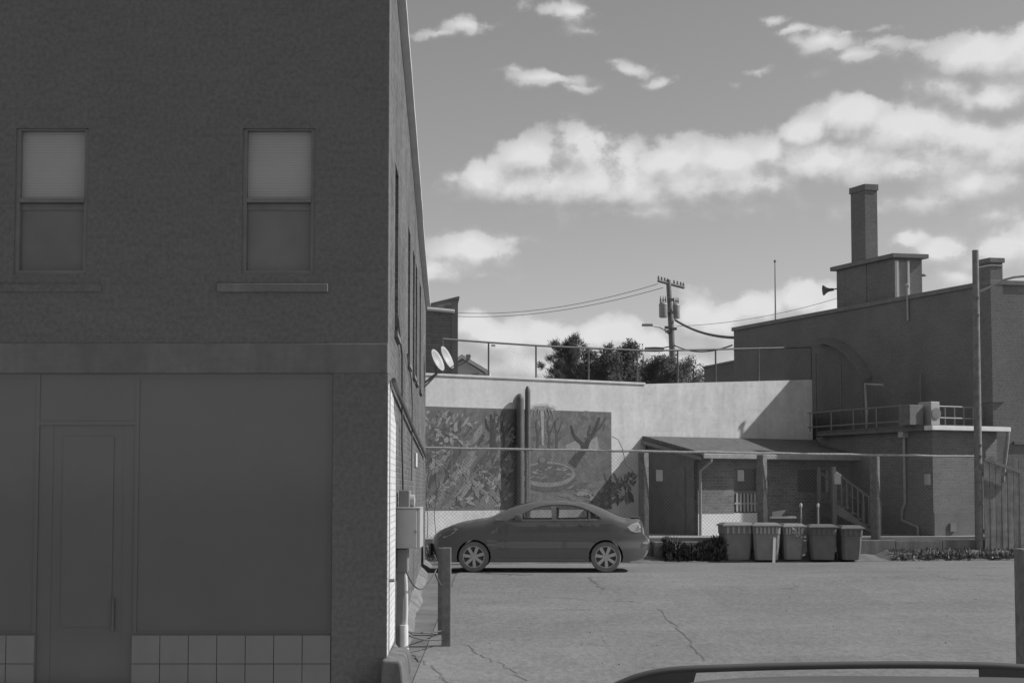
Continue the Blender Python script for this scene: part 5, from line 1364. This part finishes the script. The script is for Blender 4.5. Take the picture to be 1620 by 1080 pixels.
for (a, pts) in enumerate((((676, 850), (677, 820), (674, 790), (678, 740), (676, 715)), ((690, 850), (687, 815), (691, 780), (688, 745), (690, 716)), ((1000, 760), (1002, 745), (990, 735), (985, 710), (978, 695), (968, 690)))):
    vn.tube([FF.world(FF.hit(x, y, -.05)[0], -.05, FF.hit(x, y, -.05)[1]) for x, y in pts], .008, 5)
tag(vn.build('vine', M['bark'], smooth=True), 'thin bare vines climbing the chain link fence', 'vine')
pbm = MB()
for k in range(70):
    q = on_ground(rnd.uniform(655, 1600), rnd.uniform(905, 1060)); s_ = rnd.uniform(.005, .013); pbm.obox((q.x, q.y, q.z + s_ * .4), s_, s_ * rnd.uniform(.5, 1), s_ * .5, Matrix.Rotation(rnd.uniform(0, 3), 3, 'Z'))
stuff(pbm.build('gravel', M['slab']), 'loose gravel scattered over the asphalt lot', 'gravel')

# ------------------------------------------------------------------ behind the concrete wall
# block-built building at the left
RB = thing('rear_block_building', 'dark coursed block building end behind the satellite dishes', 'building', (at(700, 600, 38).x, 38, 3.9))
xl_, xr_ = at(640, 500, 38).x, at(724, 500, 38).x
zl_, zr2 = at(675, 484, 38).z, at(724, 471, 38).z
MB().prism([(xl_, 38, 3.5), (xr_, 38, 3.5), (xr_, 38, zr2), (at(675, 484, 38).x, 38, zl_), (xl_, 38, zl_ - .15)], (-.3, 4, 0)).build('wall', M['mortar'], RB, world=True)
MB().prism([(at(674, 484, 38).x, 37.94, zl_ - .02), (xr_ + .05, 37.94, zr2 - .03), (xr_ + .05, 37.94, zr2 + .04), (at(674, 484, 38).x, 37.94, zl_ + .04)], (-.3, 4.1, 0)).build('verge', M['dark'], RB, world=True)
MB().tube([at(676, 488.5, 37.85), at(719, 492.5, 37.85)], .05, 8).build('gutter', M['pvc'], RB, world=True, smooth=True)
ch = .152; zc_ = 3.95; row = 0; bmesh_cache = {}
while zc_ < zr2 - .08:
    x = at(668, 500, 38).x + (.0 if row % 2 else -.2)
    while x < xr_ - .02:
        a, b2 = x + .012, min(x + .388, xr_ + .0)
        topl = zl_ + (zr2 - zl_) * (a - at(675, 484, 38).x) / (xr_ - at(675, 484, 38).x)
        if zc_ + ch < topl - .03 and b2 - a > .04:
            MB().box(a, b2, 37.985 + rnd.uniform(-.004, .004), 37.999, zc_ + .013, zc_ + ch - .013).build('block', M['block'], RB, world=True, fix=False)
        x += .4
    zc_ += ch; row += 1
MB().box(xr_ - .16, xr_ + .01, 37.97, 37.984, 3.6, zr2 - .03).build('corner_strip', M['dark'], RB, world=True)
# far house
fh = thing('far_house', 'small distant gabled house roof behind the concrete wall', 'house', (at(745, 600, 62).x, 62, 3.9))
g0, g1, g2 = at(700, 590, 62), at(731, 569, 62), at(766, 590, 62)
MB().prism([(g0.x, 62, 3.9), (g2.x, 62, 3.9), (g2.x, 62, g2.z), (g1.x, 62, g1.z), (g0.x, 62, g0.z)], (0, 7, 0)).build('wall', M['siding'], fh, world=True)
rf_ = MB().prism([(g1.x, 61.7, g1.z + .05), (g2.x + .25, 61.7, g2.z - .1), (g2.x + .25, 61.7, g2.z + .06), (g1.x, 61.7, g1.z + .22)], (0, 7.6, 0)).prism([(g1.x, 61.7, g1.z + .05), (g0.x - .25, 61.7, g0.z - .1), (g0.x - .25, 61.7, g0.z + .06), (g1.x, 61.7, g1.z + .22)], (0, 7.6, 0)).build('roof', M['white'], fh, world=True)
MB().box(at(738, 590, 64).x, at(744, 590, 64).x, 64, 64.5, g1.z - .5, at(741, 562, 64).z).build('chimney', M['mill'], rf_, world=True)
wq0, wq1 = at(747, 597, 61.95), at(757, 591, 61.95); MB().box(wq0.x, wq1.x, 61.95, 61.99, wq0.z, wq1.z).build('window', M['shopglass'], fh, world=True)

# trees
def tree(label, px, pw, ptop, Y, kind, n_leaf, seed):
    rr = random.Random(seed); q = at(px, 600, Y); zt2 = at(px, ptop, Y).z; zb2 = 3.9; H_ = zt2 - zb2; wd = pw * Y / F / 2
    o = thing('tree', label, 'tree', (q.x, Y, zb2))
    tk = MB(); tk.tube([(0, 0, -.1), (.05, 0, H_ * .4), (-.03, .05, H_ * .75), (0, 0, H_ * .98)], [.13, .10, .05, .012], 8)
    cr = MB(); cl_ = []
    nb2 = 46 if kind == 'round' else 60
    for k in range(nb2):
        t = rr.uniform(.18, .98) if kind != 'round' else rr.uniform(.18, .90); a = rr.uniform(0, 6.28)
        if kind == 'round': rad = wd * math.sqrt(max(.04, 1 - (2 * (t - .50)) ** 2)) * rr.uniform(.55, 1.05)
        else: rad = wd * min(1.0, 2.4 * (1.04 - t)) * rr.uniform(.3, 1.1)
        s0 = Vector((0, 0, H_ * max(.1, t - .18))); e = Vector((rad * math.cos(a), rad * math.sin(a), H_ * t + (rr.uniform(-.05, .12) if kind == 'round' else rr.uniform(-.05, .2))))
        tk.tube([s0, s0.lerp(e, .5) + Vector((0, 0, .06)), e], [.03, .018, .006], 5, False)
        cl_.append(e); cl_.append(s0.lerp(e, .65)); cl_.append(s0.lerp(e, .35))
        if rr.random() < .35: cl_.append(e + Vector((math.cos(a), math.sin(a), .8)) * .16)
    for k in range(n_leaf):
        c = rr.choice(cl_); sp_ = .13 if kind == 'round' else .085
        p_ = c + Vector((rr.gauss(0, sp_), rr.gauss(0, sp_), rr.gauss(0, sp_ * .9)))
        u_ = Vector((rr.gauss(0, 1), rr.gauss(0, 1), rr.gauss(0, 1))).normalized(); v_ = u_.orthogonal().normalized(); s_ = rr.uniform(.03, .07)
        if kind == 'round': cr.poly([p_ - u_ * s_, p_ + v_ * s_ * .6, p_ + u_ * s_, p_ - v_ * s_ * .6])
        else:
            u_ = Vector((c.x, c.y, .7)).normalized() + Vector((rr.gauss(0, .5), rr.gauss(0, .5), rr.gauss(0, .4))); u_.normalize(); v_ = u_.orthogonal().normalized(); cr.poly([p_ - v_ * .012, p_ + v_ * .012, p_ + u_ * .16 + v_ * .004, p_ + u_ * .16 - v_ * .004])
    tk.build('trunk', M['bark'], o, smooth=True, fix=False); c_ = cr.build('crown', M['leaf2'] if kind != 'round' else M['leaf'], o, fix=False)
    return o
tree('spiky evergreen tree, leftmost behind the concrete wall', 902, 110, 540, 58, 'spike', 20000, 1)
tree('broad dense rounded tree in the middle behind the concrete wall', 968, 104, 538, 56, 'round', 40000, 2)
tree('lower rounded tree between the dense tree and the utility pole', 1018, 120, 558, 57, 'round', 30000, 3)
tree('thin-topped small tree right behind the utility pole', 1072, 80, 562, 60, 'round', 11000, 4)
tree('low dark rounded bush between the spiky evergreen and the dense tree', 930, 110, 566, 59, 'round', 24000, 6)
tree('low dark bush at the far right behind the wall fence', 1098, 50, 578, 61, 'round', 2600, 5)

# ------------------------------------------------------------------ utility pole
UY = 64.0
ub = at(1066, 606, UY); ut = at(1057.5, 443, UY); up0 = Vector((ub.x + .02, UY, 3.9))
upo = thing('utility_pole', 'wooden utility pole with crossarm, two transformers and lamp arm', 'utility pole', up0)
MB().tube([up0 + Vector((0, 0, -.2)), ub, at(1062, 520, UY), ut], [.16, .15, .135, .11], 12).build('shaft', M['pole'], upo, world=True, smooth=True)
a, b2 = at(1041, 444, UY - .25), at(1082, 455, UY + .3)
arm = MB(); dv = (b2 - a); arm.tube([a, b2], .07, 6); ao = arm.build('crossarm', M['pole'], upo, world=True)
for t in (.02, .14, .26, .38, .62, .75, .88, .98):
    c = a + dv * t; MB().lathe([(.04, 0), (.055, .05), (.03, .08), (.05, .12), (.02, .17), (.001, .18)], c + Vector((0, 0, .06)), 8).build('insulator', M['darkmetal'], ao, world=True, smooth=True)
for (px, dy, side) in ((1048.5, -.2, -1), (1070.5, .2, 1)):
    w_ = (13.5 if side < 0 else 12) * UY / F / 2; z0 = at(px, 503, UY).z; z1 = at(px, 482, UY).z; c = at(px, 490, UY)
    t_ = MB().lathe([(.001, z0), (w_ * .9, z0), (w_, z0 + .06), (w_, z1 - .05), (w_ * 1.06, z1 - .04), (w_ * 1.02, z1), (w_ * .5, z1 + .10), (.001, z1 + .12)], (c.x, UY + dy, 0), 18).build('transformer', M['trans'], upo, world=True, smooth=True)
    for k in (-.6, 0, .55): MB().lathe([(.045, 0), (.03, .1), (.05, .14), (.03, .2), (.012, .32), (.001, .33)], (c.x + k * w_, UY + dy, z1 + .05), 8).build('bushing', M['darkmetal'], t_, world=True)
    MB().box(min(c.x, up0.x - .12), max(c.x, up0.x - .1), UY + dy - .03, UY + dy + .03, (z0 + z1) / 2, (z0 + z1) / 2 + .08).build('bracket', M['darkmetal'], t_, world=True)
lpts = [(1060, 530), (1052, 522), (1043, 517), (1034, 515.5), (1026, 514)]
MB().tube([at(*q, UY - .3 * i) for i, q in enumerate(lpts)], .035, 6).build('lamp_arm', M['galv'], upo, world=True, smooth=True)
MB().obox(at(1024, 514, UY - 1.3), .24, .10, .05).build('lamp_head', M['galv'], upo, world=True, bevel=.02)
for (px, py) in ((1063, 474), (1055, 518), (1056, 524), (1067, 520), (1056, 492), (1066, 494)): MB().obox(at(px, py, UY - .2), .10, .06, .06).build('hardware', M['darkmetal'], upo, world=True)
def wire(label, pa, pb2, sag, r=.012, n_=20):
    tag(MB().tube(arc(pa, pb2, sag, n_), r, 5).build('overhead_wire', M['cable'], smooth=True), label, 'wire')
wire('topmost overhead wire from the crossarm down to the left', at(1041, 449, UY - .3), at(560, 462, 90), 1.35, .014)
wire('second overhead wire from the crossarm down to the left', at(1049, 455, UY - .2), at(560, 472, 90), 1.25, .014)
wire('thick bundled cable from the pole to the mill roof', at(1068, 506, UY), at(1163, 534, 47), .18, .05)
wire('lower sagging cable from the pole to the mill eave', at(1067, 546, UY), at(1158, 546, 47.5), .25, .028)
wire('low cable from the pole leftwards over the trees', at(1064, 547, UY), at(930, 556, 66), .15, .028)
wire('faint overhead wire crossing behind the pole to the right', at(1070, 516, UY), at(1330, 470, 60), .25, .010)
tag(MB().lathe([(.001, -.45), (.10, -.42), (.12, 0), (.10, .42), (.001, .45)], at(1035, 552.5, 64.2), 10, 'x').build('splice_case', M['darkmetal'], smooth=True), 'dark splice case hanging on the low cable left of the pole', 'cable case')
